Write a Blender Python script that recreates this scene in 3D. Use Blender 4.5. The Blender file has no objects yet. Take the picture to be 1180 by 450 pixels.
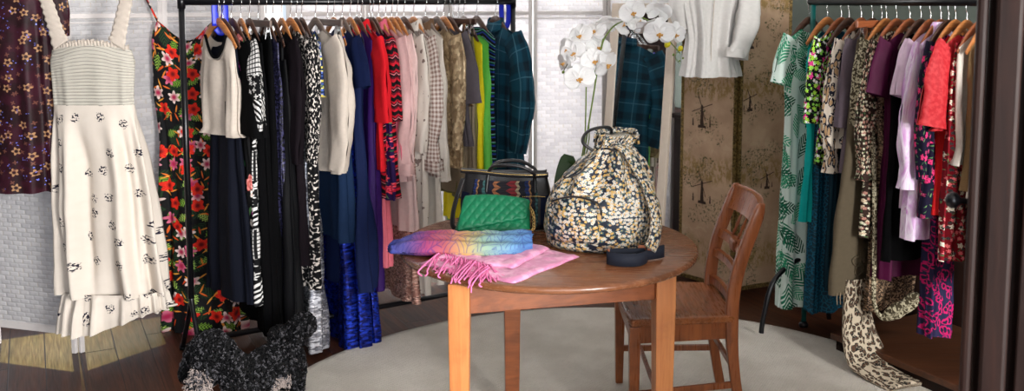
# Vintage clothes shop corner: rails of clothes, woven screens, round table, chair, dog
LP = dict(w1=110, w2=500, wb=150, sun=.17, sky=.9)
MIR = dict(tilt=6.2, yaw=0.0)
import bpy, bmesh, math, random
from mathutils import Vector, Matrix, noise as mnoise
PI = math.pi
SC = bpy.context.scene
COL = SC.collection
rnd = random.Random(7)

# ---------------------------------------------------------------- camera
F = 1075.0                       # focal length in pixels of the 1180 x 450 frame
PITCH = math.radians(5.5)
CAM = Vector((0, 0, 1.6))
CX = 590.0
CY = 2.0 + F * math.tan(PITCH)
FW = Vector((0, math.cos(PITCH), -math.sin(PITCH)))
UP = Vector((0, math.sin(PITCH), math.cos(PITCH)))
RT = Vector((1, 0, 0))

def ray(px, py):
    return FW * F + RT * (px - CX) + UP * (CY - py)

def at_y(px, py, y):
    d = ray(px, py)
    return CAM + d * (y / d.y)

def at_z(px, py, z):
    d = ray(px, py)
    return CAM + d * ((z - CAM.z) / d.z)

cam_data = bpy.data.cameras.new('camera')
cam = bpy.data.objects.new('camera', cam_data)
COL.objects.link(cam)
cam.location = CAM
cam.rotation_euler = (PI / 2 - PITCH, 0, 0)
cam_data.sensor_width = 36.0
cam_data.lens = 36.0 * F / 1180.0
cam_data.shift_y = -(225.0 - CY) / 1180.0
cam_data.dof.use_dof = True
cam_data.dof.focus_distance = 3.5
cam_data.dof.aperture_fstop = 4.0
SC.camera = cam
SC.view_settings.view_transform = 'Standard'
SC.view_settings.look = 'None'
SC.view_settings.gamma = 1.0
SC.view_settings.use_curve_mapping = False

# ---------------------------------------------------------------- object helpers
def lerp(a, b, t): return a + (b - a) * t
def clamp(x, a=0.0, b=1.0): return max(a, min(b, x))
def smooth(a, b, x):
    t = clamp((x - a) / (b - a)); return t * t * (3 - 2 * t)

def interp(ctrl, z):
    """ctrl: list of (key, v1, v2, ...) with keys descending or ascending."""
    if ctrl[0][0] > ctrl[-1][0]:
        ctrl = ctrl[::-1]
    if z <= ctrl[0][0]: return ctrl[0][1:]
    for p, q in zip(ctrl, ctrl[1:]):
        if z <= q[0]:
            t = (z - p[0]) / (q[0] - p[0]); t = t * t * (3 - 2 * t) * .5 + t * .5
            return tuple(lerp(x, y, t) for x, y in zip(p[1:], q[1:]))
    return ctrl[-1][1:]

def tag(o, label=None, cat=None, group=None, kind=None):
    if label: o['label'] = label
    if cat: o['category'] = cat
    if group: o['group'] = group
    if kind: o['kind'] = kind
    return o

def thing(name, label, cat, loc=(0, 0, 0), rz=0.0, group=None):
    o = bpy.data.objects.new(name, None)
    o.empty_display_size = .1
    COL.objects.link(o)
    o.location = loc
    o.rotation_euler = (0, 0, rz)
    return tag(o, label, cat, group)

def copy_tree(o, parent=None):
    c = o.copy()
    COL.objects.link(c)
    if parent is not None:
        c.parent = parent
    for ch in list(o.children):
        copy_tree(ch, c)
    return c

class MB:
    def __init__(s):
        s.v = []; s.f = []; s.uv = []; s.m = []
    def add(s, co, uv=(0, 0)):
        s.v.append(tuple(co)); s.uv.append(tuple(uv)); return len(s.v) - 1
    def face(s, idx, m=0):
        s.f.append(tuple(idx)); s.m.append(m)
    def grid(s, fn, nu, nv, m=0, flip=False):
        """fn(i, j) -> (co, uv), i in 0..nu, j in 0..nv"""
        b = len(s.v)
        for j in range(nv + 1):
            for i in range(nu + 1):
                co, uv = fn(i, j); s.add(co, uv)
        for j in range(nv):
            for i in range(nu):
                a = b + j * (nu + 1) + i
                q = (a, a + 1, a + nu + 2, a + nu + 1)
                s.face(q[::-1] if flip else q, m)
        return b
    def tube(s, pts, r, n=8, cap=True, m=0, flat=None):
        """pts list of Vectors, r number or list; flat=(w,h) scales of the section along side/up vectors"""
        pts = [Vector(p) for p in pts]
        k = len(pts)
        rs = r if isinstance(r, (list, tuple)) else [r] * k
        tang = []
        for i in range(k):
            t = pts[min(i + 1, k - 1)] - pts[max(i - 1, 0)]
            tang.append(t.normalized() if t.length > 1e-9 else Vector((0, 0, 1)))
        ref = Vector((0, 0, 1)) if abs(tang[0].z) < .9 else Vector((1, 0, 0))
        side = tang[0].cross(ref).normalized()
        rings = []
        L = 0
        for i in range(k):
            side = (side - tang[i] * side.dot(tang[i]))
            side = side.normalized() if side.length > 1e-9 else tang[i].orthogonal().normalized()
            up = side.cross(tang[i]).normalized()
            if i: L += (pts[i] - pts[i - 1]).length
            a, b2 = (flat if flat else (1, 1))
            ring = []
            for j in range(n):
                an = 2 * PI * j / n
                ring.append(s.add(pts[i] + side * (math.cos(an) * rs[i] * a) + up * (math.sin(an) * rs[i] * b2),
                                  (j / n * 2 * PI * rs[i], L)))
            rings.append(ring)
        for i in range(k - 1):
            for j in range(n):
                s.face((rings[i][j], rings[i][(j + 1) % n], rings[i + 1][(j + 1) % n], rings[i + 1][j])[::-1], m)
        if cap:
            s.face(rings[0], m); s.face(rings[-1][::-1], m)
    def box(s, c, d, m=0, rot=None, taper=1.0):
        c = Vector(c); hx, hy, hz = d[0] / 2, d[1] / 2, d[2] / 2
        idx = []
        for z in (-1, 1):
            for x, y in ((-1, -1), (1, -1), (1, 1), (-1, 1)):
                k = taper if z < 0 else 1.0
                p = Vector((x * hx * k, y * hy * k, z * hz))
                if rot is not None: p = rot @ p
                idx.append(s.add(c + p, (x * hx + y * hy, z * hz)))
        a = idx
        for q in ((3, 2, 1, 0), (4, 5, 6, 7), (0, 1, 5, 4), (1, 2, 6, 5), (2, 3, 7, 6), (3, 0, 4, 7)):
            s.face([a[i] for i in q], m)
    def lathe(s, prof, n=32, c=(0, 0, 0), m=0, cap=True):
        rings = []
        for (r, z) in prof:
            rings.append([s.add((c[0] + r * math.cos(2 * PI * j / n), c[1] + r * math.sin(2 * PI * j / n), c[2] + z),
                                (2 * PI * r * j / n, z)) for j in range(n)])
        for a, b in zip(rings, rings[1:]):
            for j in range(n):
                s.face((a[j], a[(j + 1) % n], b[(j + 1) % n], b[j]), m)
        if cap:
            s.face(rings[0][::-1], m); s.face(rings[-1], m)
    def build(s, name, mats, parent=None, smooth_=True, bevel=0.0, sub=0, solid=0.0, seg=2, loc=None, rot=None, weld=False):
        me = bpy.data.meshes.new(name)
        me.from_pydata(s.v, [], s.f)
        if not isinstance(mats, (list, tuple)): mats = [mats]
        for m in mats: me.materials.append(m)
        ul = me.uv_layers.new(name='UVMap')
        for p in me.polygons:
            p.material_index = s.m[p.index]
            p.use_smooth = smooth_
            for li in p.loop_indices:
                ul.data[li].uv = s.uv[me.loops[li].vertex_index]
        if weld:
            bm = bmesh.new(); bm.from_mesh(me)
            bmesh.ops.remove_doubles(bm, verts=bm.verts, dist=1e-5)
            bm.to_mesh(me); bm.free()
        me.update()
        o = bpy.data.objects.new(name, me)
        COL.objects.link(o)
        if parent is not None: o.parent = parent
        if loc is not None: o.location = loc
        if rot is not None: o.rotation_euler = rot
        if solid:
            md = o.modifiers.new('solid', 'SOLIDIFY'); md.thickness = solid; md.offset = 0
        if bevel:
            md = o.modifiers.new('bevel', 'BEVEL'); md.width = bevel; md.segments = seg; md.limit_method = 'ANGLE'
            md.angle_limit = math.radians(40)
            if smooth_:
                md.harden_normals = False
        if sub:
            md = o.modifiers.new('sub', 'SUBSURF'); md.levels = sub; md.render_levels = sub
        return o

def path_smooth(pts, k=8):
    """Catmull-Rom through pts"""
    pts = [Vector(p) for p in pts]
    out = []
    n = len(pts)
    for i in range(n - 1):
        p0 = pts[max(i - 1, 0)]; p1 = pts[i]; p2 = pts[i + 1]; p3 = pts[min(i + 2, n - 1)]
        for j in range(k):
            t = j / k
            out.append(.5 * ((2 * p1) + (p2 - p0) * t + (2 * p0 - 5 * p1 + 4 * p2 - p3) * t * t + (3 * p1 - p0 - 3 * p2 + p3) * t ** 3))
    out.append(pts[-1])
    return out

def nz(x, y=0.0, z=0.0): return mnoise.noise(Vector((x, y, z)))

# ---------------------------------------------------------------- node helper
def srgb(r, g, b):
    def c(v):
        v /= 255.0
        return v / 12.92 if v <= .04045 else ((v + .055) / 1.055) ** 2.4
    return (c(r), c(g), c(b), 1)

class NT:
    def __init__(s, name, rough=.8, spec=.3, coords='UV', sheen=0.0):
        s.mat = bpy.data.materials.new(name)
        s.mat.use_nodes = True
        s.t = s.mat.node_tree
        s.b = s.t.nodes['Principled BSDF']
        s.b.inputs['Roughness'].default_value = rough
        s.b.inputs['Specular IOR Level'].default_value = spec
        if sheen:
            s.b.inputs['Sheen Weight'].default_value = sheen
            s.b.inputs['Sheen Roughness'].default_value = .5
        tc = s.t.nodes.new('ShaderNodeTexCoord')
        s.p = tc.outputs[coords]
    def put(s, sock, v):
        if isinstance(v, bpy.types.NodeSocket): s.t.links.new(v, sock)
        elif v is not None:
            try:
                sock.default_value = v
            except Exception:
                if hasattr(v, '__len__'): sock.default_value = tuple(v)[:len(sock.default_value)]
                else: raise
    def n(s, typ, **props):
        nd = s.t.nodes.new('ShaderNode' + typ)
        for k, v in props.items(): setattr(nd, k, v)
        return nd
    def m(s, op, a, b=0.0, c=None, cl=False):
        nd = s.n('Math', operation=op, use_clamp=cl)
        s.put(nd.inputs[0], a); s.put(nd.inputs[1], b)
        if c is not None: s.put(nd.inputs[2], c)
        return nd.outputs[0]
    def vm(s, op, a, b=(0, 0, 0)):
        nd = s.n('VectorMath', operation=op)
        s.put(nd.inputs[0], a)
        if op == 'SCALE': s.put(nd.inputs['Scale'], b)
        else: s.put(nd.inputs[1], b)
        return nd.outputs['Value'] if op in ('LENGTH', 'DOT_PRODUCT', 'DISTANCE') else nd.outputs['Vector']
    def mul(s, a, b): return s.m('MULTIPLY', a, b)
    def add(s, a, b): return s.m('ADD', a, b)
    def sub(s, a, b): return s.m('SUBTRACT', a, b)
    def step(s, x, lo, hi):
        nd = s.n('MapRange', interpolation_type='SMOOTHSTEP')
        s.put(nd.inputs['Value'], x); s.put(nd.inputs['From Min'], lo); s.put(nd.inputs['From Max'], hi)
        return nd.outputs['Result']
    def sep(s, v):
        nd = s.n('SeparateXYZ'); s.put(nd.inputs[0], v); return nd.outputs
    def comb(s, x=0.0, y=0.0, z=0.0):
        nd = s.n('CombineXYZ'); s.put(nd.inputs[0], x); s.put(nd.inputs[1], y); s.put(nd.inputs[2], z); return nd.outputs[0]
    def scale(s, v, sx, sy=None, sz=1.0):
        sy = sx if sy is None else sy
        return s.vm('MULTIPLY', v, (sx, sy, sz))
    def noise(s, v, sc=5.0, det=2.0, rough=.5, dist=0.0, color=False, dim='3D'):
        nd = s.n('TexNoise', noise_dimensions=dim)
        s.put(nd.inputs['Vector'], v); s.put(nd.inputs['Scale'], sc); s.put(nd.inputs['Detail'], det)
        s.put(nd.inputs['Roughness'], rough); s.put(nd.inputs['Distortion'], dist)
        return nd.outputs['Color' if color else 0]
    def vor(s, v, sc=5.0, rand=1.0, feat='F1', dim='2D', sm=.5):
        nd = s.n('TexVoronoi', voronoi_dimensions=dim, feature=feat)
        s.put(nd.inputs['Vector'], v); s.put(nd.inputs['Scale'], sc); s.put(nd.inputs['Randomness'], rand)
        return nd.outputs
    def mix(s, fac, a, b, blend='MIX'):
        nd = s.n('Mix', data_type='RGBA', blend_type=blend)
        s.put(nd.inputs[0], fac); s.put(nd.inputs[6], a); s.put(nd.inputs[7], b)
        return nd.outputs[2]
    def ramp(s, fac, stops, interp='LINEAR'):
        nd = s.n('ValToRGB'); cr = nd.color_ramp; cr.interpolation = interp
        while len(cr.elements) < len(stops): cr.elements.new(.5)
        for e, (p, c) in zip(cr.elements, stops): e.position = p; e.color = c
        s.put(nd.inputs[0], fac); return nd.outputs[0]
    def color(s, c): s.put(s.b.inputs['Base Color'], c); return s
    def rough(s, c): s.put(s.b.inputs['Roughness'], c); return s
    def metal(s, c): s.put(s.b.inputs['Metallic'], c); return s
    def bump(s, h, strength=.3, dist=.01):
        nd = s.n('Bump'); s.put(nd.inputs['Height'], h)
        nd.inputs['Strength'].default_value = strength; nd.inputs['Distance'].default_value = dist
        s.t.links.new(nd.outputs[0], s.b.inputs['Normal']); return s
    # ---- motifs on a plane of metres
    def cell(s, uv, sc, off=(0, 0, 0), rand=.8):
        p = s.vm('ADD', uv, off)
        o = s.vor(p, sc, rand)
        loc = s.vm('SCALE', s.vm('SUBTRACT', p, o['Position']), sc)
        rc = s.sep(o['Color'])
        return loc, rc
    def rot(s, loc, ang):
        nd = s.n('VectorRotate', rotation_type='Z_AXIS')
        s.put(nd.inputs['Vector'], loc); s.put(nd.inputs['Angle'], ang); return nd.outputs[0]
    def flower(s, uv, sc, off=(0, 0, 0), n=5, R=.38, dens=1.0, soft=.03, lobes=.3):
        loc, rc = s.cell(uv, sc, off)
        loc = s.rot(loc, s.mul(rc[0], 6.28))
        x, y, _ = s.sep(s.comb(s.sep(loc)[0], s.sep(loc)[1], 0))
        ang = s.m('ARCTAN2', y, x)
        r = s.vm('LENGTH', s.comb(x, y, 0))
        rr = s.mul(s.add(1 - lobes, s.mul(s.m('COSINE', s.mul(ang, n)), lobes)), R)
        mask = s.step(s.sub(rr, r), 0, soft)
        if dens < 1: mask = s.mul(mask, s.m('LESS_THAN', rc[1], dens))
        return mask, s.m('DIVIDE', r, R), rc, ang
    def leaf(s, uv, sc, off=(0, 0, 0), a=.45, b=.16, dens=1.0, teeth=0.0, soft=.02):
        loc, rc = s.cell(uv, sc, off)
        loc = s.rot(loc, s.mul(rc[0], 6.28))
        x, y, _ = s.sep(loc)
        w = s.mul(s.sub(1.0, s.m('POWER', s.m('DIVIDE', x, a), 2.0)), b)
        if teeth: w = s.sub(w, s.mul(s.add(s.m('SINE', s.mul(x, 40)), 1.0), teeth))
        mask = s.step(s.sub(w, s.m('ABSOLUTE', y)), 0, soft)
        if dens < 1: mask = s.mul(mask, s.m('LESS_THAN', rc[1], dens))
        return mask, x, y, rc
# ---------------------------------------------------------------- materials
M = {}
def weave_bump(t, sc=900, st=.15):
    t.bump(t.noise(t.p, sc, 2), st, .002)

def fab(name, c, rough=.85, c2=None, sheen=0.0, spec=.2, var=.12, metal=0.0):
    """plain cloth, with a mild weave"""
    t = NT(name, rough, spec, sheen=sheen)
    n = t.noise(t.p, 60, 3)
    lo = tuple(x * (1 - var) for x in c[:3]) + (1,)
    hi = c2 or tuple(min(1, x * (1 + var)) for x in c[:3]) + (1,)
    t.color(t.mix(n, lo, hi))
    if metal: t.metal(metal)
    weave_bump(t)
    M[name] = t.mat
    return t.mat

K = (0.004, 0.004, 0.005, 1)
W = (.82, .8, .77, 1)

def wood(name, c1, c2, rough=.35, axis=2, sc=1.0, coords='Object', spec=.5, dark=None):
    t = NT(name, rough, spec, coords)
    st = [14 * sc] * 3; st[axis] = 1.2 * sc
    v = t.vm('MULTIPLY', t.p, tuple(st))
    n = t.noise(v, 2.0, 6, .6, .8)
    n2 = t.noise(t.vm('MULTIPLY', t.p, tuple(x * 5 for x in st)), 2.0, 3)
    f = t.step(t.add(t.mul(n, .8), t.mul(n2, .2)), .2, .8)
    col = t.mix(f, c1, c2)
    if dark is not None:
        blot = t.step(t.noise(t.p, 6, 4, .65), .5, .68)
        col = t.mix(t.mul(blot, .4), col, dark)
    t.color(col)
    t.rough(t.add(rough - .08, t.mul(n2, .2)))
    t.bump(t.add(n, t.mul(n2, .4)), .12, .004)
    M[name] = t.mat
    return t.mat

def plain(name, c, rough=.5, metal=0.0, spec=.4, bump=0.0, bs=200):
    t = NT(name, rough, spec, 'Object')
    n = t.noise(t.p, 30, 3)
    t.color(t.mix(n, tuple(x * .9 for x in c[:3]) + (1,), tuple(min(1, x * 1.08) for x in c[:3]) + (1,)))
    t.metal(metal)
    if bump: t.bump(t.noise(t.p, bs, 3), bump, .003)
    M[name] = t.mat
    return t.mat

# hard things
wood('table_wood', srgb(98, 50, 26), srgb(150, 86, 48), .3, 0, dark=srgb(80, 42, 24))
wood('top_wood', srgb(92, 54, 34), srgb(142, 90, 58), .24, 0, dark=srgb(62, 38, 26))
wood('lit_leg_wood', srgb(160, 92, 46), srgb(204, 134, 78), .36, 2, dark=srgb(140, 80, 42))  # front legs only: lighter tone stands for the light on them
wood('chair_wood', srgb(104, 52, 26), srgb(164, 94, 50), .28, 2, dark=srgb(58, 30, 18))
wood('seat_wood', srgb(100, 54, 26), srgb(160, 94, 52), .26, 1, dark=srgb(70, 36, 20))
wood('dark_wood', srgb(20, 10, 8), srgb(42, 22, 16), .55, 2, spec=.25)
wood('step_wood', srgb(58, 32, 18), srgb(96, 56, 32), .45, 0)
wood('hanger_wood', srgb(150, 88, 42), srgb(205, 135, 74), .35, 0, 2)
wood('hanger_brown', srgb(52, 32, 24), srgb(90, 58, 44), .4, 0, 2)
wood('hanger_grey', srgb(92, 78, 72), srgb(128, 110, 100), .5, 0, 2)
wood('hanger_red', srgb(120, 62, 34), srgb(168, 96, 56), .35, 0, 2)
plain('black_metal', (.006, .006, .008, 1), .28, .3, .5)
plain('chrome', (.75, .76, .78, 1), .18, 1.0)
plain('gold_metal', (.75, .52, .2, 1), .25, 1.0)
plain('teal_metal', srgb(16, 92, 88), .35, 0.0)
plain('blue_plastic', srgb(18, 40, 190), .4)
plain('white_frame', srgb(214, 208, 206), .5, bump=.05)
plain('cream_frame', srgb(205, 190, 175), .45)
plain('ceiling_white', (.8, .79, .77, 1), .9)
plain('wall_paint', srgb(205, 203, 200), .9, bump=.1)
plain('green_wall', srgb(88, 96, 90), .9, bump=.1)
plain('leather', (.010, .009, .010, 1), .32, 0, .5, .3, 300)
plain('pot_glaze', srgb(190, 186, 178), .3)
plain('leaf', srgb(34, 62, 26), .4)
plain('stem', srgb(104, 128, 50), .5)
plain('stem_dark', srgb(44, 40, 20), .6)
plain('bud', srgb(226, 214, 40), .5)
plain('navy_web', (.006, .009, .02, 1), .75, bump=.4, bs=600)
plain('soil', srgb(60, 40, 26), .95, bump=.6, bs=80)

t = NT('mirror_glass', .02, .5, 'Object'); t.color((.85, .87, .87, 1)); t.metal(1.0); M['mirror_glass'] = t.mat

# petals
t = NT('petal', .55, .3, 'UV')
u, v, _ = t.sep(t.p)
veins = t.m('ABSOLUTE', t.m('SINE', t.mul(u, 22)))
t.color(t.mix(t.mul(t.step(veins, .9, 1.0), .25), (.92, .91, .9, 1), (.8, .78, .8, 1)))
t.b.inputs['Subsurface Weight'].default_value = .15
t.b.inputs['Subsurface Radius'].default_value = (.01, .01, .01)
t.bump(veins, .1, .002)
M['petal'] = t.mat
plain('lip', srgb(214, 160, 84), .5)

# gilt frame
t = NT('gilt', .42, .5, 'Object')
t.color(t.mix(t.step(t.noise(t.p, 90, 4, .7), .35, .65), srgb(70, 54, 26), srgb(150, 126, 76))); t.metal(.55)
t.bump(t.noise(t.p, 120, 3), .4, .004); M['gilt'] = t.mat

# floor boards: run along room axis b
ANG = math.atan2(.46, .89)
t = NT('floor_boards', .32, .5, 'Object')
rp = t.rot(t.p, -ANG)
x, y, _ = t.sep(rp)
bw = .146
bi = t.m('FLOOR', t.m('DIVIDE', x, bw))
fx = t.m('FRACT', t.m('DIVIDE', x, bw))
off = t.m('FRACT', t.mul(t.m('SINE', t.mul(bi, 91.7)), 437.5))
yy = t.m('DIVIDE', t.add(y, t.mul(off, 3.0)), 2.6)
fy = t.m('FRACT', yy)
bid = t.add(bi, t.mul(t.m('FLOOR', yy), 17.0))
rv = t.m('FRACT', t.mul(t.m('SINE', t.mul(bid, 12.9898)), 43758.5))
gr = t.noise(t.comb(t.mul(x, 16), t.add(t.mul(y, 1.3), t.mul(rv, 50)), t.mul(rv, 9)), 1.6, 6, .62, .7)
fine = t.noise(t.comb(t.mul(x, 120), t.mul(y, 5), rv), 1.5, 3)
c = t.mix(t.step(gr, .32, .7), srgb(50, 27, 16), srgb(98, 54, 31))
c = t.mix(t.mul(rv, .55), c, srgb(58, 33, 21))
c = t.mix(t.mul(t.step(fine, .55, .75), .35), c, srgb(34, 19, 13))
gap = t.m('MINIMUM', t.step(t.m('ABSOLUTE', t.sub(fx, .5)), .5, .482), t.step(t.m('ABSOLUTE', t.sub(fy, .5)), .5, .498))
c = t.mix(gap, (.004, .003, .002, 1), c)
t.color(c)
t.rough(t.add(.3, t.mul(fine, .25)))
t.bump(t.add(t.mul(gap, 1.0), t.mul(fine, .12)), .35, .006)
M['floor_boards'] = t.mat

# rug: looped cream wool
t = NT('rug_wool', .95, .1, 'Object', sheen=.2)
x, y, _ = t.sep(t.rot(t.p, .5))
rib = t.m('ABSOLUTE', t.m('SINE', t.mul(t.add(x, t.mul(t.noise(t.p, 20, 2), .01)), 330)))
rib2 = t.m('ABSOLUTE', t.m('SINE', t.mul(y, 260)))
n = t.noise(t.p, 5, 4)
n2 = t.noise(t.p, 70, 4, .7)
c = t.mix(t.step(n, .3, .7), srgb(196, 188, 176), srgb(214, 207, 196))
c = t.mix(t.mul(t.step(n2, .5, .75), .35), c, srgb(160, 152, 140))
t.color(c)
t.bump(t.add(t.mul(t.mul(rib, rib2), .6), n2), .7, .006)
M['rug_wool'] = t.mat

# woven paper screen: UV in metres
def weave(name, cA, cB, stick):
    t = NT(name, .7, .25)
    u, v, _ = t.sep(t.p)
    # offset bricks
    bh, bw = .021, .052
    row = t.m('FLOOR', t.m('DIVIDE', v, bh))
    odd = t.m('MODULO', t.m('ABSOLUTE', row), 2.0)
    uu = t.add(t.m('DIVIDE', u, bw), t.mul(odd, .5))
    fu = t.m('FRACT', uu); fv = t.m('FRACT', t.m('DIVIDE', v, bh))
    du = t.m('ABSOLUTE', t.sub(fu, .5)); dv = t.m('ABSOLUTE', t.sub(fv, .5))
    bid = t.m('FRACT', t.mul(t.m('SINE', t.add(t.mul(t.m('FLOOR', uu), 12.98), t.mul(row, 78.2))), 4375.85))
    hgt = t.mul(t.step(du, .5, .30), t.step(dv, .5, .22))
    jv = t.step(du, .462, .492)
    jh = t.step(dv, .44, .5)
    c = t.mix(bid, cA, cB)
    c = t.mix(t.mul(jv, t.mul(t.step(bid, .45, .7), .5)), c, stick)
    c = t.mix(t.mul(jh, .16), c, tuple(q * .55 for q in cA[:3]) + (1,))
    t.color(c)
    t.bump(t.add(hgt, t.mul(t.noise(t.p, 300, 2), .08)), .5, .006)
    tr = t.n('BsdfTranslucent'); t.put(tr.inputs['Color'], c)
    ms = t.n('MixShader'); ms.inputs[0].default_value = .35
    out = t.t.nodes['Material Output']
    t.t.links.new(t.b.outputs[0], ms.inputs[1]); t.t.links.new(tr.outputs[0], ms.inputs[2]); t.t.links.new(ms.outputs[0], out.inputs['Surface'])
    M[name] = t.mat
weave('woven_paper', srgb(208, 206, 208), srgb(224, 222, 223), srgb(196, 172, 120))

# wallpaper (toile) on screen; UV metres
t = NT('toile_paper', .75, .25)
u, v, _ = t.sep(t.p)
n = t.noise(t.p, 5, 5, .6)
c = t.mix(t.step(n, .35, .65), srgb(176, 146, 120), srgb(196, 166, 138))
def band(center, per, h):
    f = t.m('FRACT', t.m('DIVIDE', t.sub(v, center), per))
    return t.step(t.m('ABSOLUTE', t.sub(f, .5)), .5 - h, .5)
wob = t.mul(t.sub(t.noise(t.comb(u, 0, 0), 7, 3), .5), .12)
vv = t.add(v, wob)
f = t.m('FRACT', t.m('DIVIDE', vv, .46))
grass = t.mul(t.step(f, .30, .42), t.step(f, .74, .5))
g1 = t.mul(grass, t.step(t.noise(t.scale(t.p, 1, .45), 34, 5, .8), .44, .56))
c = t.mix(t.mul(g1, .8), c, srgb(136, 110, 52))
fol = t.step(t.noise(t.p, 70, 5, .75), .5, .6)
cl = t.step(t.noise(t.vm('ADD', t.p, (3, 1, 0)), 6.5, 3, .6), .50, .56)
g2 = t.mul(fol, cl)
c = t.mix(t.mul(g2, .95), c, srgb(42, 62, 24))
cloud = t.mul(t.step(t.noise(t.vm('ADD', t.p, (9, 4, 0)), 16, 3, .55, 1.2), .52, .6), t.step(f, .95, .8))
cloud = t.mul(cloud, t.step(f, .62, .75))
c = t.mix(t.mul(cloud, .35), c, srgb(205, 182, 150))
t.color(c); t.bump(t.noise(t.p, 300, 2), .08, .002)
M['toile_paper'] = t.mat
plain('toile_ink', srgb(62, 44, 34), .8)

# ---------------------------------------------------------------- cloth patterns (UV in metres)
fab('cream', srgb(202, 190, 178)); fab('ivory', srgb(214, 205, 195)); fab('white_cotton', srgb(214, 211, 208), .8)
fab('black', (.003, .003, .0035, 1), .95, spec=.06); fab('black_satin', (.004, .004, .005, 1), .6, spec=.12)
fab('navy', srgb(13, 22, 46)); fab('deep_navy', srgb(8, 12, 26)); fab('denim', srgb(22, 44, 76)); fab('royal_navy', srgb(12, 26, 66), .8)
fab('purple', srgb(50, 20, 88), .6); fab('red', srgb(204, 22, 34)); fab('coral_pink', srgb(232, 116, 132), .6)
fab('rose', srgb(200, 92, 112)); fab('blush', srgb(212, 172, 170), .6); fab('pale_blush', srgb(216, 186, 182))
fab('charcoal', srgb(84, 78, 84)); fab('brown_suede', srgb(104, 78, 58)); fab('olive', srgb(120, 114, 72))
fab('yellow', (.95, .78, .02, 1)); fab('lime', srgb(104, 196, 84), .7); fab('taupe', srgb(150, 134, 112))
fab('turquoise', srgb(0, 172, 166), .6); fab('dark_teal', srgb(5, 42, 56)); fab('mauve', srgb(104, 92, 102))
fab('maroon', srgb(72, 8, 50), .6); fab('lilac', srgb(222, 196, 218)); fab('scarlet', srgb(228, 36, 40))
fab('olive_suede', srgb(92, 82, 66), .9); fab('tan', srgb(140, 112, 78)); fab('dark_mauve', srgb(22, 16, 21), spec=.1)
fab('crimson', srgb(120, 14, 26)); fab('pink_fringe', srgb(222, 118, 166), .9)

def sequin(name, c, c2, sc=160, metal=.7):
    t = NT(name, .3, .5)
    o = t.vor(t.p, sc, 1.0)
    rc = t.sep(o['Color'])
    t.color(t.mix(t.step(rc[0], .3, .9), c, c2)); t.metal(metal)
    t.rough(t.add(.22, t.mul(rc[1], .35)))
    sw = t.noise(t.p, 14, 3)
    t.bump(t.add(t.mul(rc[2], 1.0), sw), .6, .006)
    M[name] = t.mat
sequin('cobalt_sequin', srgb(6, 14, 80), srgb(20, 50, 170)); sequin('silver_sequin', srgb(120, 120, 128), srgb(205, 205, 212))
sequin('rose_sequin', srgb(170, 120, 108), srgb(236, 196, 180)); sequin('navy_sequin', srgb(6, 6, 16), srgb(58, 56, 96), 200, .3)
sequin('gold_lame', srgb(150, 126, 96), srgb(205, 182, 146), 60, .45); sequin('gold_sequin', srgb(130, 112, 78), srgb(214, 200, 160), 120, .6)
sequin('bronze_sequin', srgb(60, 46, 38), srgb(190, 160, 130), 220, .4)

# cream dress: small dark sprigs
t = NT('sprig_cotton', .85, .2)
base = t.mix(t.noise(t.p, 30, 3), srgb(210, 199, 187), srgb(219, 209, 198))
loc, rc = t.cell(t.p, 9.5, rand=.7)
keep = t.m('LESS_THAN', rc[1], .9)
near = t.step(t.add(t.vm('LENGTH', loc), t.mul(t.sub(t.noise(t.p, 60, 1), .5), .2)), .21, .17)
vo = t.vor(t.p, 95, .9)
mk = t.step(t.noise(t.p, 125, 1.0, .4), .49, .55)
t.color(t.mix(t.mul(t.mul(mk, near), keep), base, srgb(28, 26, 44)))
weave_bump(t); M['sprig_cotton'] = t.mat
# smocked cream
t = NT('smocked_cotton', .85, .2)
u, v, _ = t.sep(t.p)
ln = t.m('ABSOLUTE', t.m('SINE', t.mul(t.add(v, t.mul(t.noise(t.p, 20, 2), .003)), PI / .0143)))
t.color(t.mix(t.mul(t.step(ln, .36, .08), .8), srgb(192, 187, 176), srgb(112, 110, 106)))
t.bump(ln, .3, .006); M['smocked_cotton'] = t.mat

# tropical dress
t = NT('tropical_print', .75, .25)
c = t.mix(0.0, K, K)
mk, x, y, rc = t.leaf(t.p, 9.5, (.2, .5, 0), .5, .3, .95, .03)
c = t.mix(t.mul(mk, .8), c, t.mix(t.step(t.m('SINE', t.mul(t.add(x, t.m('ABSOLUTE', y)), 50)), -.2, .4), srgb(14, 26, 16), srgb(36, 66, 36)))
mk, x, y, rc = t.leaf(t.p, 12.5, (.7, .3, 0), .46, .26, .6, .05)
st = t.step(t.m('SINE', t.mul(t.add(x, t.m('ABSOLUTE', y)), 44)), -.5, .3)
c = t.mix(mk, c, t.mix(st, srgb(40, 60, 18), t.mix(rc[2], srgb(120, 168, 50), srgb(170, 200, 100))))
for (o_, sc_, b_, de_) in (((.15, .9, 0), 14, .07, .5), ((.35, .25, 0), 17, .07, .5), ((.85, .55, 0), 19, .08, .4)):
    mk, x, y, rc = t.leaf(t.p, sc_, o_, .42, b_, de_)
    c = t.mix(mk, c, t.mix(rc[2], srgb(220, 70, 26), srgb(232, 160, 60)))
mk, r, rc, an = t.flower(t.p, 12.0, (.55, .77, 0), 6, .40, .55, .03, .22)
pet = t.mix(t.step(r, .1, .8), srgb(176, 30, 76), t.mix(t.step(rc[2], .3, .5), srgb(214, 110, 140), srgb(236, 214, 206)))
c = t.mix(mk, c, pet)
mk, r, rc, an = t.flower(t.p, 11.0, (.95, .15, 0), 5, .38, .42, .03, .16)
pet = t.mix(t.step(r, .1, .5), srgb(110, 8, 14), t.mix(t.step(t.m('SINE', t.mul(an, 17)), 0, 1), srgb(232, 48, 26), srgb(196, 24, 20)))
c = t.mix(mk, c, pet)
t.color(c); weave_bump(t); M['tropical_print'] = t.mat

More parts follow.
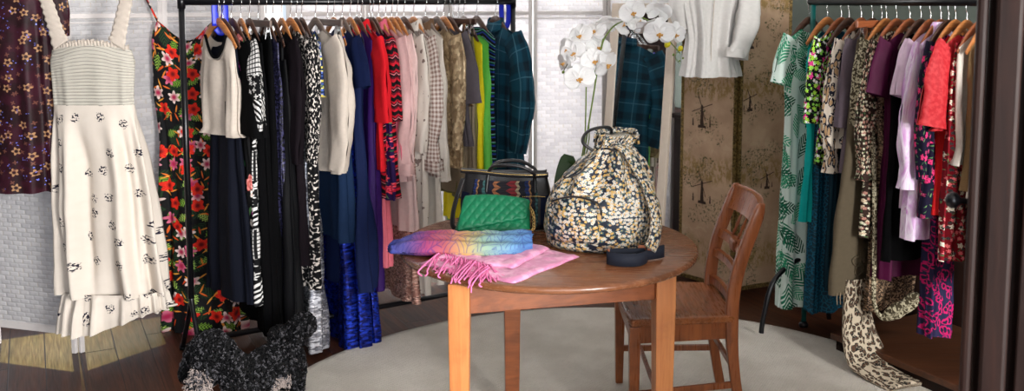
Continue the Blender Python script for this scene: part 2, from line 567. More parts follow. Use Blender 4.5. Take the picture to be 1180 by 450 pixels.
# burgundy brocade with gold flowers
t = NT('burgundy_print', .55, .3)
c = t.mix(t.step(t.noise(t.p, 12, 3), .4, .6), srgb(34, 10, 16), srgb(54, 14, 30))
mk, r, rc, an = t.flower(t.p, 15, (0, .3, 0), 5, .30, .8, .05, .22)
c = t.mix(t.mul(mk, t.step(r, .25, .5)), c, srgb(170, 128, 92))
mk, r, rc, an = t.flower(t.p, 24, (.4, .3, 0), 4, .26, .5, .05, .3)
c = t.mix(t.mul(mk, .8), c, srgb(116, 72, 60))
sp = t.vor(t.p, 220)
s2 = t.mul(t.m('LESS_THAN', t.sep(sp['Color'])[0], .035), t.step(t.noise(t.p, 9, 2), .5, .6))
c = t.mix(s2, c, srgb(120, 130, 230))
t.color(c); t.rough(t.sub(.6, t.mul(s2, .4))); weave_bump(t); M['burgundy_print'] = t.mat

# black with bouquets
def bouquet(name, base, cols, sc=9, dens=.45):
    t = NT(name, .8, .2)
    c = t.mix(0.0, base, base)
    mk, x, y, rc = t.leaf(t.p, sc * 1.7, (.2, .5, 0), .45, .11, dens)
    c = t.mix(mk, c, t.mix(rc[2], srgb(30, 84, 50), srgb(110, 150, 96)))
    for k, col in enumerate(cols):
        mk, r, rc, an = t.flower(t.p, sc * (1 + .35 * k), (.3 * k + .1, .7 * k, 0), 5 + k % 2, .36, dens, .04, .18)
        c = t.mix(mk, c, t.mix(t.step(t.m('SINE', t.add(t.mul(r, 14), t.mul(an, 2))), -.6, .6), col, tuple(min(1, q * 1.7 + .08) for q in col[:3]) + (1,)))
    t.color(c); weave_bump(t); M[name] = t.mat
bouquet('black_floral', K, [srgb(226, 110, 104), srgb(176, 60, 150), srgb(230, 196, 186)], 9, .34)
bouquet('neon_floral', K, [srgb(190, 20, 120), srgb(150, 200, 40), srgb(226, 226, 226), srgb(120, 190, 60)], 22, .62)
bouquet('pink_navy_floral', srgb(22, 18, 44), [srgb(214, 20, 100), srgb(150, 20, 80)], 24, .5)
bouquet('rose_brown_floral', srgb(56, 40, 34), [srgb(196, 176, 150), srgb(160, 110, 96), srgb(206, 196, 172)], 34, .6)
bouquet('red_floral', srgb(130, 16, 32), [srgb(222, 206, 180), srgb(226, 90, 96), srgb(24, 24, 26)], 28, .5)
bouquet('red_purple_print', srgb(40, 16, 70), [srgb(206, 24, 60), srgb(214, 40, 60)], 14, .85)
bouquet('blue_yellow_print', srgb(30, 50, 100), [srgb(230, 226, 220), srgb(230, 196, 90), srgb(60, 90, 170)], 24, .75)

# black and white bandana geometry
t = NT('bandana_print', .8, .2)
u, v, _ = t.sep(t.p)
f = t.m('FRACT', t.m('DIVIDE', v, .34))
ch = t.m('MULTIPLY', t.step(t.m('ABSOLUTE', t.m('SINE', t.mul(u, 190))), .32, .5), t.step(t.m('ABSOLUTE', t.m('SINE', t.mul(v, 190))), .32, .5))
pa = t.step(t.m('SINE', t.add(t.mul(t.add(u, v), 260), t.mul(t.noise(t.p, 16, 3), 16))), -.1, .25)
fl, r, rc, an = t.flower(t.p, 36, (0, 0, 0), 4, .45, 1.0, .08, .3)
sel = t.m('LESS_THAN', f, .38); sel2 = t.m('GREATER_THAN', f, .70)
z = t.mul(t.step(f, .38, .40), t.step(f, .44, .42))
pat = t.add(t.mul(ch, sel), t.add(t.mul(fl, sel2), t.mul(pa, t.sub(1.0, t.add(sel, sel2)))))
pat = t.mul(pat, t.sub(1.0, z))
t.color(t.mix(t.m('MINIMUM', pat, 1.0), K, srgb(226, 224, 222))); weave_bump(t); M['bandana_print'] = t.mat
# speckle / brush strokes
def speckle(name, bg, fg, sc=105, th=.57, sx=1.0, sy=.6):
    t = NT(name, .8, .2)
    n = t.noise(t.scale(t.p, sx, sy), sc, 1.5, .4, .6)
    patch = t.noise(t.p, 6, 2)
    t.color(t.mix(t.step(t.add(n, t.mul(t.sub(patch, .5), .12)), th, th + .02), bg, fg)); weave_bump(t); M[name] = t.mat
speckle('speckle_print', K, srgb(226, 216, 208))
speckle('zebra_print', srgb(28, 24, 28), srgb(180, 170, 168), 40, .5, .4, 1.2)
speckle('grey_spot_cotton', srgb(206, 196, 186), srgb(120, 104, 98), 42, .66)
speckle('gold_snake', srgb(70, 62, 46), srgb(184, 176, 150), 90, .5, .6, 1.0)
# leopard
def leopard(name, bg, mid, ink, sc=24, sy=.7):
    t = NT(name, .75, .25)
    p = t.vm('ADD', t.scale(t.p, 1, sy), t.vm('SCALE', t.noise(t.p, 22, 2, color=True), .03))
    o = t.vor(p, sc, .9)
    d = o['Distance']
    br = t.noise(t.p, sc * 2.2, 2)
    ring = t.mul(t.step(d, .22, .27), t.step(t.add(d, t.mul(t.sub(br, .5), .35)), .47, .42))
    ring = t.mul(ring, t.step(br, .36, .42))
    c = t.mix(t.step(d, .3, .2), bg, mid)
    c = t.mix(ring, c, ink)
    t.color(c); weave_bump(t); M[name] = t.mat
leopard('cream_leopard', srgb(232, 220, 204), srgb(196, 160, 120), srgb(22, 26, 44), 30, .6)
leopard('tan_leopard', srgb(196, 182, 160), srgb(84, 58, 42), srgb(10, 9, 11), 72, .5)
leopard('pink_leopard', srgb(38, 36, 72), srgb(30, 28, 58), srgb(200, 20, 104), 40, .7)
# plaid
t = NT('teal_plaid', .8, .25)
u, v, _ = t.sep(t.p)
def lines(x, per, w, off=0.0):
    f = t.m('FRACT', t.m('DIVIDE', t.add(x, off), per))
    return t.step(t.m('ABSOLUTE', t.sub(f, .5)), w, w * .6)
wide = t.add(t.mul(lines(u, .13, .22), .5), t.mul(lines(v, .13, .22), .5))
c = t.mix(wide, srgb(10, 66, 86), srgb(5, 30, 44))
thin = t.m('MAXIMUM', lines(u, .13, .025, .05), lines(v, .13, .025, .05))
c = t.mix(t.mul(thin, .4), c, srgb(90, 140, 158))
t.color(c); weave_bump(t); M['teal_plaid'] = t.mat
# gingham
t = NT('gingham', .85, .2)
u, v, _ = t.sep(t.p)
a = t.m('GREATER_THAN', t.m('FRACT', t.m('DIVIDE', u, .02)), .5); b = t.m('GREATER_THAN', t.m('FRACT', t.m('DIVIDE', v, .02)), .5)
t.color(t.mix(t.mul(t.add(a, b), .5), srgb(212, 202, 194), srgb(136, 108, 100))); weave_bump(t); M['gingham'] = t.mat
# zig-zag knit
t = NT('zigzag_knit', .85, .2)
u, v, _ = t.sep(t.p)
zz = t.mul(t.m('ABSOLUTE', t.sub(t.m('FRACT', t.mul(u, 22)), .5)), .022)
f = t.m('FRACT', t.mul(t.add(t.add(v, zz), t.mul(t.noise(t.p, 30, 1), .012)), 15))
c = t.ramp(f, [(0, K), (.28, srgb(190, 24, 44)), (.46, srgb(90, 14, 30)), (.6, K), (.72, srgb(216, 120, 130)), (.78, K), (.86, srgb(170, 20, 40))], 'CONSTANT')
t.color(c); t.bump(t.m('SINE', t.mul(v, 900)), .3, .003); M['zigzag_knit'] = t.mat
t = NT('blue_stripe', .8, .2)
u, v, _ = t.sep(t.p)
f = t.m('FRACT', t.mul(t.add(v, t.mul(t.noise(t.p, 15, 1), .01)), 24))
t.color(t.ramp(f, [(0, K), (.3, srgb(30, 60, 150)), (.5, srgb(10, 20, 40)), (.66, srgb(20, 120, 70)), (.8, srgb(150, 180, 210)), (.86, K)], 'CONSTANT')); weave_bump(t); M['blue_stripe'] = t.mat
# palm leaves green on white
t = NT('palm_print', .75, .25)
c = t.mix(0.0, srgb(214, 232, 224), srgb(214, 232, 224))
for k, (o_, col) in enumerate([((.2, .4, 0), srgb(20, 120, 88)), ((.75, .1, 0), srgb(8, 84, 60)), ((.5, .9, 0), srgb(60, 160, 120))]):
    mk, x, y, rc = t.leaf(t.p, 6.0 + k * .8, o_, .55, .25, .85, 0)
    fr = t.step(t.m('SINE', t.mul(t.sub(x, t.mul(t.m('ABSOLUTE', y), 1.3)), 46)), -.55, -.1)
    c = t.mix(t.mul(mk, fr), c, col)
t.color(c); weave_bump(t); M['palm_print'] = t.mat
# tie dye lavender, teal lace
t = NT('lavender_dye', .7, .25)
n = t.noise(t.scale(t.p, 2.4, .7), 9, 4, .6, 1.0)
t.color(t.ramp(n, [(.3, srgb(206, 130, 206)), (.45, srgb(226, 190, 232)), (.55, srgb(240, 228, 244)), (.68, srgb(196, 110, 196))])); weave_bump(t); M['lavender_dye'] = t.mat
t = NT('teal_lace', .6, .3)
n = t.vor(t.p, 55, 1.0, 'DISTANCE_TO_EDGE')['Distance']
t.color(t.mix(t.step(n, .05, .16), srgb(8, 100, 130), srgb(3, 48, 68))); t.bump(n, .5, .006); M['teal_lace'] = t.mat
t = NT('coral_brocade', .6, .3)
n = t.noise(t.p, 60, 3)
t.color(t.mix(t.step(n, .42, .6), srgb(186, 32, 42), srgb(200, 54, 60))); t.bump(n, .5, .005); M['coral_brocade'] = t.mat

# backpack ditsy floral
t = NT('ditsy_canvas', .6, .3)
c = t.mix(0.0, srgb(26, 34, 50), srgb(26, 34, 50))
for k, (col, sc, de) in enumerate([(srgb(70, 104, 104), 72, .6), (srgb(214, 211, 202), 66, .62), (srgb(206, 168, 98), 76, .36), (srgb(216, 213, 204), 78, .46), (srgb(200, 166, 130), 104, .2)]):
    mk, r, rc, an = t.flower(t.p, sc, (.37 * k, .71 * k, 0), 5, .46, de, .07, .16)
    c = t.mix(mk, c, t.mix(t.step(r, .2, .35), srgb(220, 178, 96), col))
t.color(c); t.b.inputs['Coat Weight'].default_value = .35; t.b.inputs['Coat Roughness'].default_value = .3
t.bump(t.noise(t.p, 40, 3), .25, .006); M['ditsy_canvas'] = t.mat
# ethnic weave handbag
t = NT('ikat_weave', .75, .25)
u, v, _ = t.sep(t.p)
zz = t.mul(t.m('ABSOLUTE', t.sub(t.m('FRACT', t.mul(v, 42)), .5)), .012)
f = t.m('FRACT', t.mul(t.add(u, zz), 7.5))
c = t.ramp(f, [(0, srgb(20, 22, 44)), (.16, srgb(176, 110, 70)), (.22, srgb(30, 26, 34)), (.30, srgb(150, 40, 46)), (.38, srgb(196, 176, 140)), (.44, srgb(22, 24, 36)), (.58, srgb(24, 50, 110)), (.7, srgb(180, 130, 80)), (.76, srgb(16, 16, 22)), (.9, srgb(60, 110, 110))], 'CONSTANT')
c = t.mix(.45, c, srgb(16, 16, 22))
dots = t.step(t.m('SINE', t.mul(v, 500)), -.2, .4)
t.color(t.mix(t.mul(dots, .45), c, srgb(18, 17, 22))); t.bump(t.m('SINE', t.mul(v, 800)), .3, .003); M['ikat_weave'] = t.mat
# clutch green
t = NT('green_quilt', .5, .35); t.color(t.mix(t.noise(t.p, 40, 2), srgb(0, 92, 58), srgb(2, 112, 74))); weave_bump(t); M['green_quilt'] = t.mat
# rainbow scarf: u along the scarf in metres 0..0.55
t = NT('rainbow_scarf', .75, .25)
u, v, _ = t.sep(t.p)
uu = t.add(t.m('DIVIDE', u, .56), t.mul(t.sub(t.noise(t.p, 9, 2), .5), .12))
c = t.ramp(uu, [(.0, srgb(46, 64, 135)), (.12, srgb(93, 86, 154)), (.27, srgb(167, 68, 115)), (.38, srgb(185, 100, 104)), (.5, srgb(190, 158, 100)), (.62, srgb(135, 162, 140)), (.76, srgb(99, 142, 176)), (1.0, srgb(55, 93, 165))])
mk, x, y, rc = t.leaf(t.p, 17, (.2, .1, 0), .75, .6, 1.0)
vein = t.step(t.m('ABSOLUTE', t.m('SINE', t.mul(t.add(x, t.mul(t.m('ABSOLUTE', y), .9)), 10))), .5, .2)
vein = t.m('MAXIMUM', vein, t.step(t.m('ABSOLUTE', y), .05, .02))
c = t.mix(t.mul(vein, .75), c, t.mix(.65, c, srgb(36, 39, 126)))
t.bump(t.noise(t.scale(t.p, 1, 2.2), 34, 4, .6), .6, .012)
t.color(c); weave_bump(t); M['rainbow_scarf'] = t.mat
t = NT('pink_pashmina', .8, .25, sheen=.2)
n = t.noise(t.p, 26, 3, .5, 1.5)
t.color(t.mix(t.step(n, .45, .6), srgb(206, 126, 164), srgb(218, 152, 182))); weave_bump(t); M['pink_pashmina'] = t.mat
# dog
t = NT('dog_fur', .7, .35, 'Object')
t.color(t.mix(t.noise(t.p, 40, 3), (.003, .003, .004, 1), (.010, .010, .012, 1))); t.bump(t.noise(t.p, 120, 3), .8, .01); M['dog_fur'] = t.mat
plain('fur_black', (.002, .002, .0028, 1), .42, 0, .22); plain('fur_grey_glint', (.075, .072, .082, 1), .5); plain('fur_tan', srgb(168, 154, 148), .6)  # grey serves the muzzle and the painted highlights in the coat
plain('nose', (.006, .006, .007, 1), .25); plain('eye', (.004, .003, .003, 1), .08, 0, .8)
# ---------------------------------------------------------------- room (axes a along back wall, b along the boards)
A_ = Vector((.889, .457, 0)).normalized(); B_ = Vector((-A_.y, A_.x, 0))
ROOM_ANG = math.atan2(A_.y, A_.x)
def R3(p, q, z=0.0): return A_ * p + B_ * q + Vector((0, 0, z))
P0, P1, Q0, Q1, H = -2.4, 3.85, -2.4, 5.2, 2.75
TH = .12

def struct(o): o['kind'] = 'structure'; return o

def floor_poly():
    mb = MB()
    pts = [R3(P0 - .2, Q0 - .2), R3(P1 + .2, Q0 - .2), R3(P1 + .2, Q1 + .2), R3(P0 - .2, Q1 + .2)]
    top = [mb.add(p) for p in pts]; bot = [mb.add(p + Vector((0, 0, -.1))) for p in pts]
    mb.face(top); mb.face(bot[::-1])
    for i in range(4): mb.face((top[(i + 1) % 4], top[i], bot[i], bot[(i + 1) % 4]))
    return mb
struct(floor_poly().build('floor', M['floor_boards'], smooth_=False))
mb = MB(); pts = [R3(P0 - .2, Q0 - .2, H), R3(P1 + .2, Q0 - .2, H), R3(P1 + .2, Q1 + .2, H), R3(P0 - .2, Q1 + .2, H)]
lo = [mb.add(p) for p in pts]; hi = [mb.add(p + Vector((0, 0, .1))) for p in pts]
mb.face(lo[::-1]); mb.face(hi)
for i in range(4): mb.face((lo[i], lo[(i + 1) % 4], hi[(i + 1) % 4], hi[i]))
struct(mb.build('ceiling', M['ceiling_white'], smooth_=False))

def wall(name, along, c0, c1, fixed, sgn, mat, holes=()):
    """along 'p' or 'q'; wall slab outside the room; holes (c0,c1,z0,z1)"""
    mb = MB()
    xs = sorted({c0, c1, *[h[0] for h in holes], *[h[1] for h in holes]})
    zs = sorted({0.0, H, *[h[2] for h in holes], *[h[3] for h in holes]})
    for xa, xb in zip(xs, xs[1:]):
        for za, zb in zip(zs, zs[1:]):
            mx, mz = (xa + xb) / 2, (za + zb) / 2
            if any(h[0] < mx < h[1] and h[2] < mz < h[3] for h in holes): continue
            rot = Matrix.Rotation(ROOM_ANG, 3, 'Z')
            if along == 'p':
                mb.box(R3(mx, fixed + sgn * TH / 2, mz), (xb - xa, TH, zb - za), rot=rot)
            else:
                mb.box(R3(fixed + sgn * TH / 2, mx, mz), (TH, xb - xa, zb - za), rot=rot)
    return struct(mb.build(name, mat, smooth_=False))

WIN_B = (-1.9, .62, .05, 1.95); WIN_C = (1.2, 3.3, .5, 2.2)
FW1 = (-1.7, .3, .7, 2.35); FW2 = (1.0, 2.9, .7, 2.35)
wall('wall_back', 'p', P0, P1, Q1, 1, M['wall_paint'], [WIN_B, WIN_C])
wall('wall_front', 'p', P0, P1, Q0, -1, M['wall_paint'], [FW1, FW2])
wall('wall_left', 'q', Q0, Q1, P0, -1, M['dark_wood'])
wall('wall_right', 'q', Q0, Q1, P1, 1, M['green_wall'])

def window(name, hole, q, sgn):
    mb = MB(); rot = Matrix.Rotation(ROOM_ANG, 3, 'Z')
    c0, c1, z0, z1 = hole; yc = q + sgn * TH / 2
    t_ = .05
    for c in (c0 + t_ / 2, (c0 + c1) / 2, c1 - t_ / 2):
        mb.box(R3(c, yc, (z0 + z1) / 2), (t_, .06, z1 - z0), rot=rot)
    for z in (z0 + t_ / 2, lerp(z0, z1, .55), z1 - t_ / 2):
        mb.box(R3((c0 + c1) / 2, yc, z), (c1 - c0, .05, t_ * .9), rot=rot)
    return struct(mb.build(name, M['white_frame'], smooth_=False))
window('window_1', WIN_B, Q1, 1); window('window_4', WIN_C, Q1, 1); window('window_2', FW1, Q0, -1); window('window_3', FW2, Q0, -1)
mb = MB(); rot = Matrix.Rotation(ROOM_ANG, 3, 'Z')
mb.box(R3(P1 - .0125, (Q0 + Q1) / 2, .43), (.025, Q1 - Q0, .86), rot=rot)
mb.box(R3(P1 - .02, (Q0 + Q1) / 2, .875), (.04, Q1 - Q0, .035), rot=rot)
struct(mb.build('shade_trim_1', M['dark_wood'], smooth_=False, bevel=.004))  # dark panelling added to stand in for shade on the lower wall

# daylight: area lamps standing in the window openings, sky for the rest, low sun behind the folding screen
def area(name, loc, aim, sx, sy, power, col):
    l = bpy.data.lights.new(name, 'AREA'); l.shape = 'RECTANGLE'; l.size = sx; l.size_y = sy; l.energy = power; l.color = col
    o = bpy.data.objects.new(name, l); COL.objects.link(o); o.location = loc
    d = Vector(aim) - Vector(loc); o.rotation_euler = d.to_track_quat('-Z', 'Y').to_euler(); return o
area('window_daylight', R3(-.7, Q0 - .05, 1.52), R3(-.7, Q0 + 3, 1.3), 1.9, 1.55, LP['w1'], (.88, .94, 1))
area('window_daylight', R3(1.95, Q0 - .05, 1.52), R3(1.95, Q0 + 3, 1.3), 1.8, 1.55, LP['w2'], (1, .98, .95))
area('window_daylight', R3(2.25, Q1 + .10, 1.35), R3(2.25, Q1 - 3, 1.2), 2.0, 1.6, LP['wb'], (1, .99, .98))
sun = bpy.data.lights.new('sun', 'SUN'); sun.energy = LP['sun']; sun.angle = math.radians(1.5); sun.color = (1, .74, .22)
so = bpy.data.objects.new('sun', sun); COL.objects.link(so)
sd = (-B_ * 1.0 + Vector((0, 0, -.33))).normalized()
so.rotation_euler = sd.to_track_quat('-Z', 'Y').to_euler()
world = bpy.data.worlds.new('sky'); SC.world = world; world.use_nodes = True
bg = world.node_tree.nodes['Background']; bg.inputs[0].default_value = (.78, .88, 1, 1); bg.inputs[1].default_value = LP['sky']

# ---------------------------------------------------------------- round rug
def rug():
    mb = MB(); R = 1.50; N = 96
    prof = [(0.001, .012), (.5, .013), (1.0, .012), (R - .04, .013), (R - .008, .012), (R, .006), (R - .005, .0005)]
    mb.lathe(prof, N, cap=False)
    o = mb.build('round_rug', M['rug_wool'])
    o.location = (.43, 3.25, .0005)
    tag(o, 'large round cream wool rug lying on the dark floorboards under the table', 'rug')
rug()

# ---------------------------------------------------------------- woven folding screens
def panel(root, p0, p1, g0=.001, g1=.001, z0=.085, z1=1.83):
    p0 = Vector((p0[0], p0[1], 0)); p1 = Vector((p1[0], p1[1], 0))
    d = (p1 - p0); L = d.length; d.normalize()
    ang = math.atan2(d.y, d.x)
    rz = Matrix.Rotation(ang, 3, 'Z')
    fr = MB(); g = .001; sw = .024
    for e in (g0 + sw / 2, L - g1 - sw / 2):
        fr.box(p0 + d * e + Vector((0, 0, z1 / 2)), (sw, .02, z1), rot=rz, taper=.92)
    for z, hh in ((z0 + .018, .036), (z1 - .018, .036), (1.535, .022), (1.505, .006)):
        fr.box(p0 + d * (L / 2) + Vector((0, 0, z)), (L - 2 * g - sw, .016, hh), rot=rz)
    pn = fr.build('panel_frame', M['white_frame'], root, smooth_=False, bevel=.0025)
    w = MB()
    x0, x1 = g + sw, L - g - sw
    nrm = rz @ Vector((0, 1, 0))
    nu, nv = 2, 2
    for sd_ in (-1, 1):
        w.grid(lambda i, j: (p0 + d * lerp(x0, x1, i / nu) + nrm * (.004 * sd_) + Vector((0, 0, lerp(z0 + .03, z1 - .03, j / nv))),
                             (lerp(x0, x1, i / nu), lerp(z0 + .03, z1 - .03, j / nv))), nu, nv, flip=(sd_ > 0))
    w.build('woven_panel', M['woven_paper'], root, smooth_=False)

def screen(label, pts, gaps=()):
    root = thing('folding_screen', label, 'folding screen', (0, 0, 0), group=None)
    for k, (a, b) in enumerate(zip(pts, pts[1:])): panel(root, a, b, .006 if k in gaps else .001, .006 if k + 1 in gaps else .001)
    hb = MB()
    for p in pts[1:-1]:
        for z in (.35, 1.0, 1.6):
            hb.tube([(p[0], p[1], z - .02), (p[0], p[1], z + .02)], .004, 8)
    hb.build('hinge', M['black_metal'], root)
screen('white woven paper folding screen at far left behind the cream sprigged dress', [(-2.43, 4.26), (-1.985, 4.135), (-1.70, 4.54), (-1.27, 4.80)], (1,))
screen('white woven paper folding screen standing behind the long rail of clothes', [(-1.20, 4.97), (-.80, 5.10), (-.36, 5.24), (.118, 5.425)])
screen('white woven paper folding screen between the clothes rail and the leaning mirror', [(.121, 5.427), (.555, 5.50), (1.0, 5.72)])

# ---------------------------------------------------------------- wallpapered screen
def toile_screen():
    root = thing('wallpaper_screen', 'gilt framed folding screen papered with brown windmill landscape scenes', 'folding screen')
    pts = [(.955, 5.20), (1.195, 4.90), (1.505, 5.05)]
    z0, z1 = .05, 1.95
    for k, (a, b) in enumerate(zip(pts, pts[1:])):
        p0 = Vector((a[0], a[1], 0)); p1 = Vector((b[0], b[1], 0)); d = p1 - p0; L = d.length; d.normalize()
        rz = Matrix.Rotation(math.atan2(d.y, d.x), 3, 'Z'); nrm = rz @ Vector((0, -1, 0))
        fr = MB()
        for e in (.011, L - .011):
            fr.box(p0 + d * e + Vector((0, 0, (z0 + z1) / 2)), (.018, .03, z1 - z0), rot=rz)
            fr.box(p0 + d * e + nrm * .016 + Vector((0, 0, (z0 + z1) / 2)), (.008, .008, z1 - z0), rot=rz)
        for z in (z0 + .012, z1 - .012):
            fr.box(p0 + d * (L / 2) + Vector((0, 0, z)), (L - .04, .028, .024), rot=rz)
        fr.build('gilt_frame', M['gilt'], root, smooth_=False, bevel=.003)
        pm = MB()
        pm.box(p0 + d * (L / 2) + Vector((0, 0, (z0 + z1) / 2)), (L - .036, .018, z1 - z0 - .04), rot=rz)
        # uv of the papered face
        for i, v_ in enumerate(pm.v):
            q = Vector(v_) - p0; pm.uv[i] = (q.dot(d) + 1.3 * k, v_[2])
        # printed windmills and figures
        def P(x, z): return p0 + d * x + nrm * .0098 + Vector((0, 0, z))
        def poly(pts2): pm.face([pm.add(P(*q), (0, 0)) for q in pts2], 1)
        mills = [(.165, 1.24), (.15, .92), (.16, .5)] if k == 0 else [(.07, 1.36), (.07, 1.03), (.2, .6)]
        for (mx, mz) in mills:
            s = .95 if k == 0 else .6
            poly([(mx - .013 * s, mz), (mx + .014 * s, mz), (mx + .007 * s, mz + .11 * s), (mx - .007 * s, mz + .11 * s)])
            poly([(mx - .03 * s, mz - .008), (mx + .034 * s, mz - .008), (mx + .028 * s, mz + .006), (mx - .026 * s, mz + .008)])
            poly([(mx - .013 * s, mz + .11 * s), (mx + .013 * s, mz + .11 * s), (mx, mz + .128 * s)])
            for an in (.35, 1.95, 3.5, 5.05):
                c_, s_ = math.cos(an), math.sin(an); l_ = .08 * s; w_ = .0022
                x_, z_ = mx, mz + .108 * s
                poly([(x_ - s_ * w_, z_ + c_ * w_), (x_ + c_ * l_ - s_ * w_, z_ + s_ * l_ + c_ * w_), (x_ + c_ * l_ + s_ * w_, z_ + s_ * l_ - c_ * w_), (x_ + s_ * w_, z_ - c_ * w_)])
            for dx in (-.065, .06):
                poly([(mx + dx * s - .006 * s, mz + .0), (mx + dx * s + .006 * s, mz + .0), (mx + dx * s + .003 * s, mz + .045 * s), (mx + dx * s - .003 * s, mz + .045 * s)])
        pm.build('wallpaper_panel', [M['toile_paper'], M['toile_ink']], root, smooth_=False)
toile_screen()

# ---------------------------------------------------------------- dark chest behind the mirror
def chest():
    rz = math.atan2(.25, .45)
    root = thing('wooden_chest', 'tall dark wooden chest in the gap between mirror and wallpaper screen', 'chest', (1.19, 5.52, 0), rz)
    mb = MB(); mb.box((0, 0, .49), (.42, .18, .86)); mb.box((0, 0, .045), (.43, .19, .06))
    mb.build('carcass', M['dark_wood'], root, smooth_=False, bevel=.004)
    mb = MB(); mb.box((0, 0, .93), (.46, .22, .025)); mb.build('top', M['dark_wood'], root, smooth_=False, bevel=.006)
    for z in (.23, .5, .77):
        mb = MB(); mb.box((0, -.096, z), (.38, .016, .235)); d_ = mb.build('drawer', M['dark_wood'], root, smooth_=False, bevel=.004)
        mb = MB(); mb.lathe([(.004, 0), (.006, .012), (.013, .02), (.011, .03), (.002, .034)], 16)
        k = mb.build('knob', M['gilt'], d_); k.location = (0, -.104, z); k.rotation_euler = (PI / 2, 0, 0)
chest()

# ---------------------------------------------------------------- leaning mirror
def mirror():
    c = at_y(737, 150, 5.08); n = Vector((-.60, -.80, 0)).normalized()
    ang = math.atan2(n.y, n.x) + PI / 2
    root = thing('leaning_mirror', 'tall cream framed mirror reflecting the teal plaid coat behind the orchid', 'mirror')
    wd, z0, z1 = .40, .0, 1.595
    fr = MB(); hw = wd / 2; fwid = .048
    for s in (-1, 1): fr.box((s * (hw - fwid / 2), 0, (z0 + z1) / 2), (fwid, .03, z1 - z0))
    for z in (z0 + fwid / 2, z1 - fwid / 2): fr.box((0, 0, z), (wd - 2 * fwid, .03, fwid))
    fr.build('mirror_frame', M['cream_frame'], root, smooth_=False, bevel=.004)
    g = MB(); g.box((0, -.004, (z0 + z1) / 2), (wd - 2 * fwid + .004, .006, z1 - z0 - 2 * fwid + .004))
    g.build('glass', M['mirror_glass'], root, smooth_=False)
    b = MB(); b.box((0, .012, (z0 + z1) / 2), (wd - 2 * fwid, .008, z1 - z0 - 2 * fwid)); b.build('backing', M['dark_wood'], root, smooth_=False)
    st = MB(); st.tube([(0, .02, 1.2), (0, .30, .0)], .012, 8); st.build('easel_leg', M['cream_frame'], root)
    tilt = math.radians(MIR['tilt'])
    root.rotation_euler = (-tilt, 0, ang + math.radians(MIR['yaw']))
    base = Vector((c.x, c.y, 0)) + n * (1.2 * math.tan(tilt))
    root.location = (base.x, base.y, .005)
mirror()

# ---------------------------------------------------------------- raised wooden step and dark wardrobe on the right
def step_board():
    mb = MB(); rz = Matrix.Rotation(ROOM_ANG, 3, 'Z')
    root = thing('wooden_step', 'low brown wooden platform on the floor under the right rail of clothes', 'platform')
    c = R3(3.50, 2.48)
    mb.box(c + Vector((0, 0, .075)), (.60, 1.1, .03), rot=rz); mb.build('top', M['step_wood'], root, smooth_=False, bevel=.005)
    mb = MB(); mb.box(c + Vector((0, 0, .03)), (.56, 1.06, .06), rot=rz); mb.build('plinth', M['dark_wood'], root, smooth_=False)
step_board()

def wardrobe():
    ang = math.radians(-29)
    pl = at_y(1115, 240, 1.9)
    root = thing('dark_wardrobe', 'dark wooden panelled wardrobe at the right edge nearest the camera', 'wardrobe', (pl.x, pl.y, 0), ang)
    mb = MB(); W_, D_, H_ = .95, .5, 2.05
    mb.box((W_ / 2 + .01, D_ / 2 + .012, H_ / 2 + .04), (W_ - .02, D_ - .02, H_ - .08)); mb.box((W_ / 2 + .0, D_ / 2, .04), (W_ + .0, D_, .08))
    mb.build('carcass', M['dark_wood'], root, smooth_=False, bevel=.006)
    mb = MB(); mb.box((W_ / 2, D_ / 2 - .01, H_ + .03), (W_ + .08, D_ + .06, .06)); mb.build('cornice', M['dark_wood'], root, smooth_=False, bevel=.015)
    # front: frame with raised mouldings
    fr = MB()
    for x, w_ in ((.011, .022), (.06, .05)): fr.box((x, -.012, H_ / 2 + .02), (w_, .03 if x < .05 else .05, H_ - .06))
    fr.build('corner_post', M['dark_wood'], root, smooth_=False, bevel=.008)
    for x0 in (.10, .53):
        dr = MB(); dr.box((x0 + .2, -.006, H_ / 2 + .04), (.4, .022, H_ - .14))
        dd = dr.build('door', M['dark_wood'], root, smooth_=False, bevel=.004)
        mo = MB()
        for zz in (.6, 1.5):
            for dx in (-.15, .15): mo.box((x0 + .2 + dx, -.022, zz), (.03, .018, .74))
            for dz in (-.37, .37): mo.box((x0 + .2, -.022, zz + dz), (.33, .018, .03))
        mo.build('moulding', M['dark_wood'], dd, smooth_=False, bevel=.005)
    k = MB(); k.lathe([(.006, 0), (.007, .014), (.016, .022), (.018, .032), (.012, .042), (.002, .045)], 20)
    ko = k.build('latch_knob', M['black_metal'], root); ko.location = (.0, .02, 1.185); ko.rotation_euler = (0, -PI / 2, 0)
wardrobe()
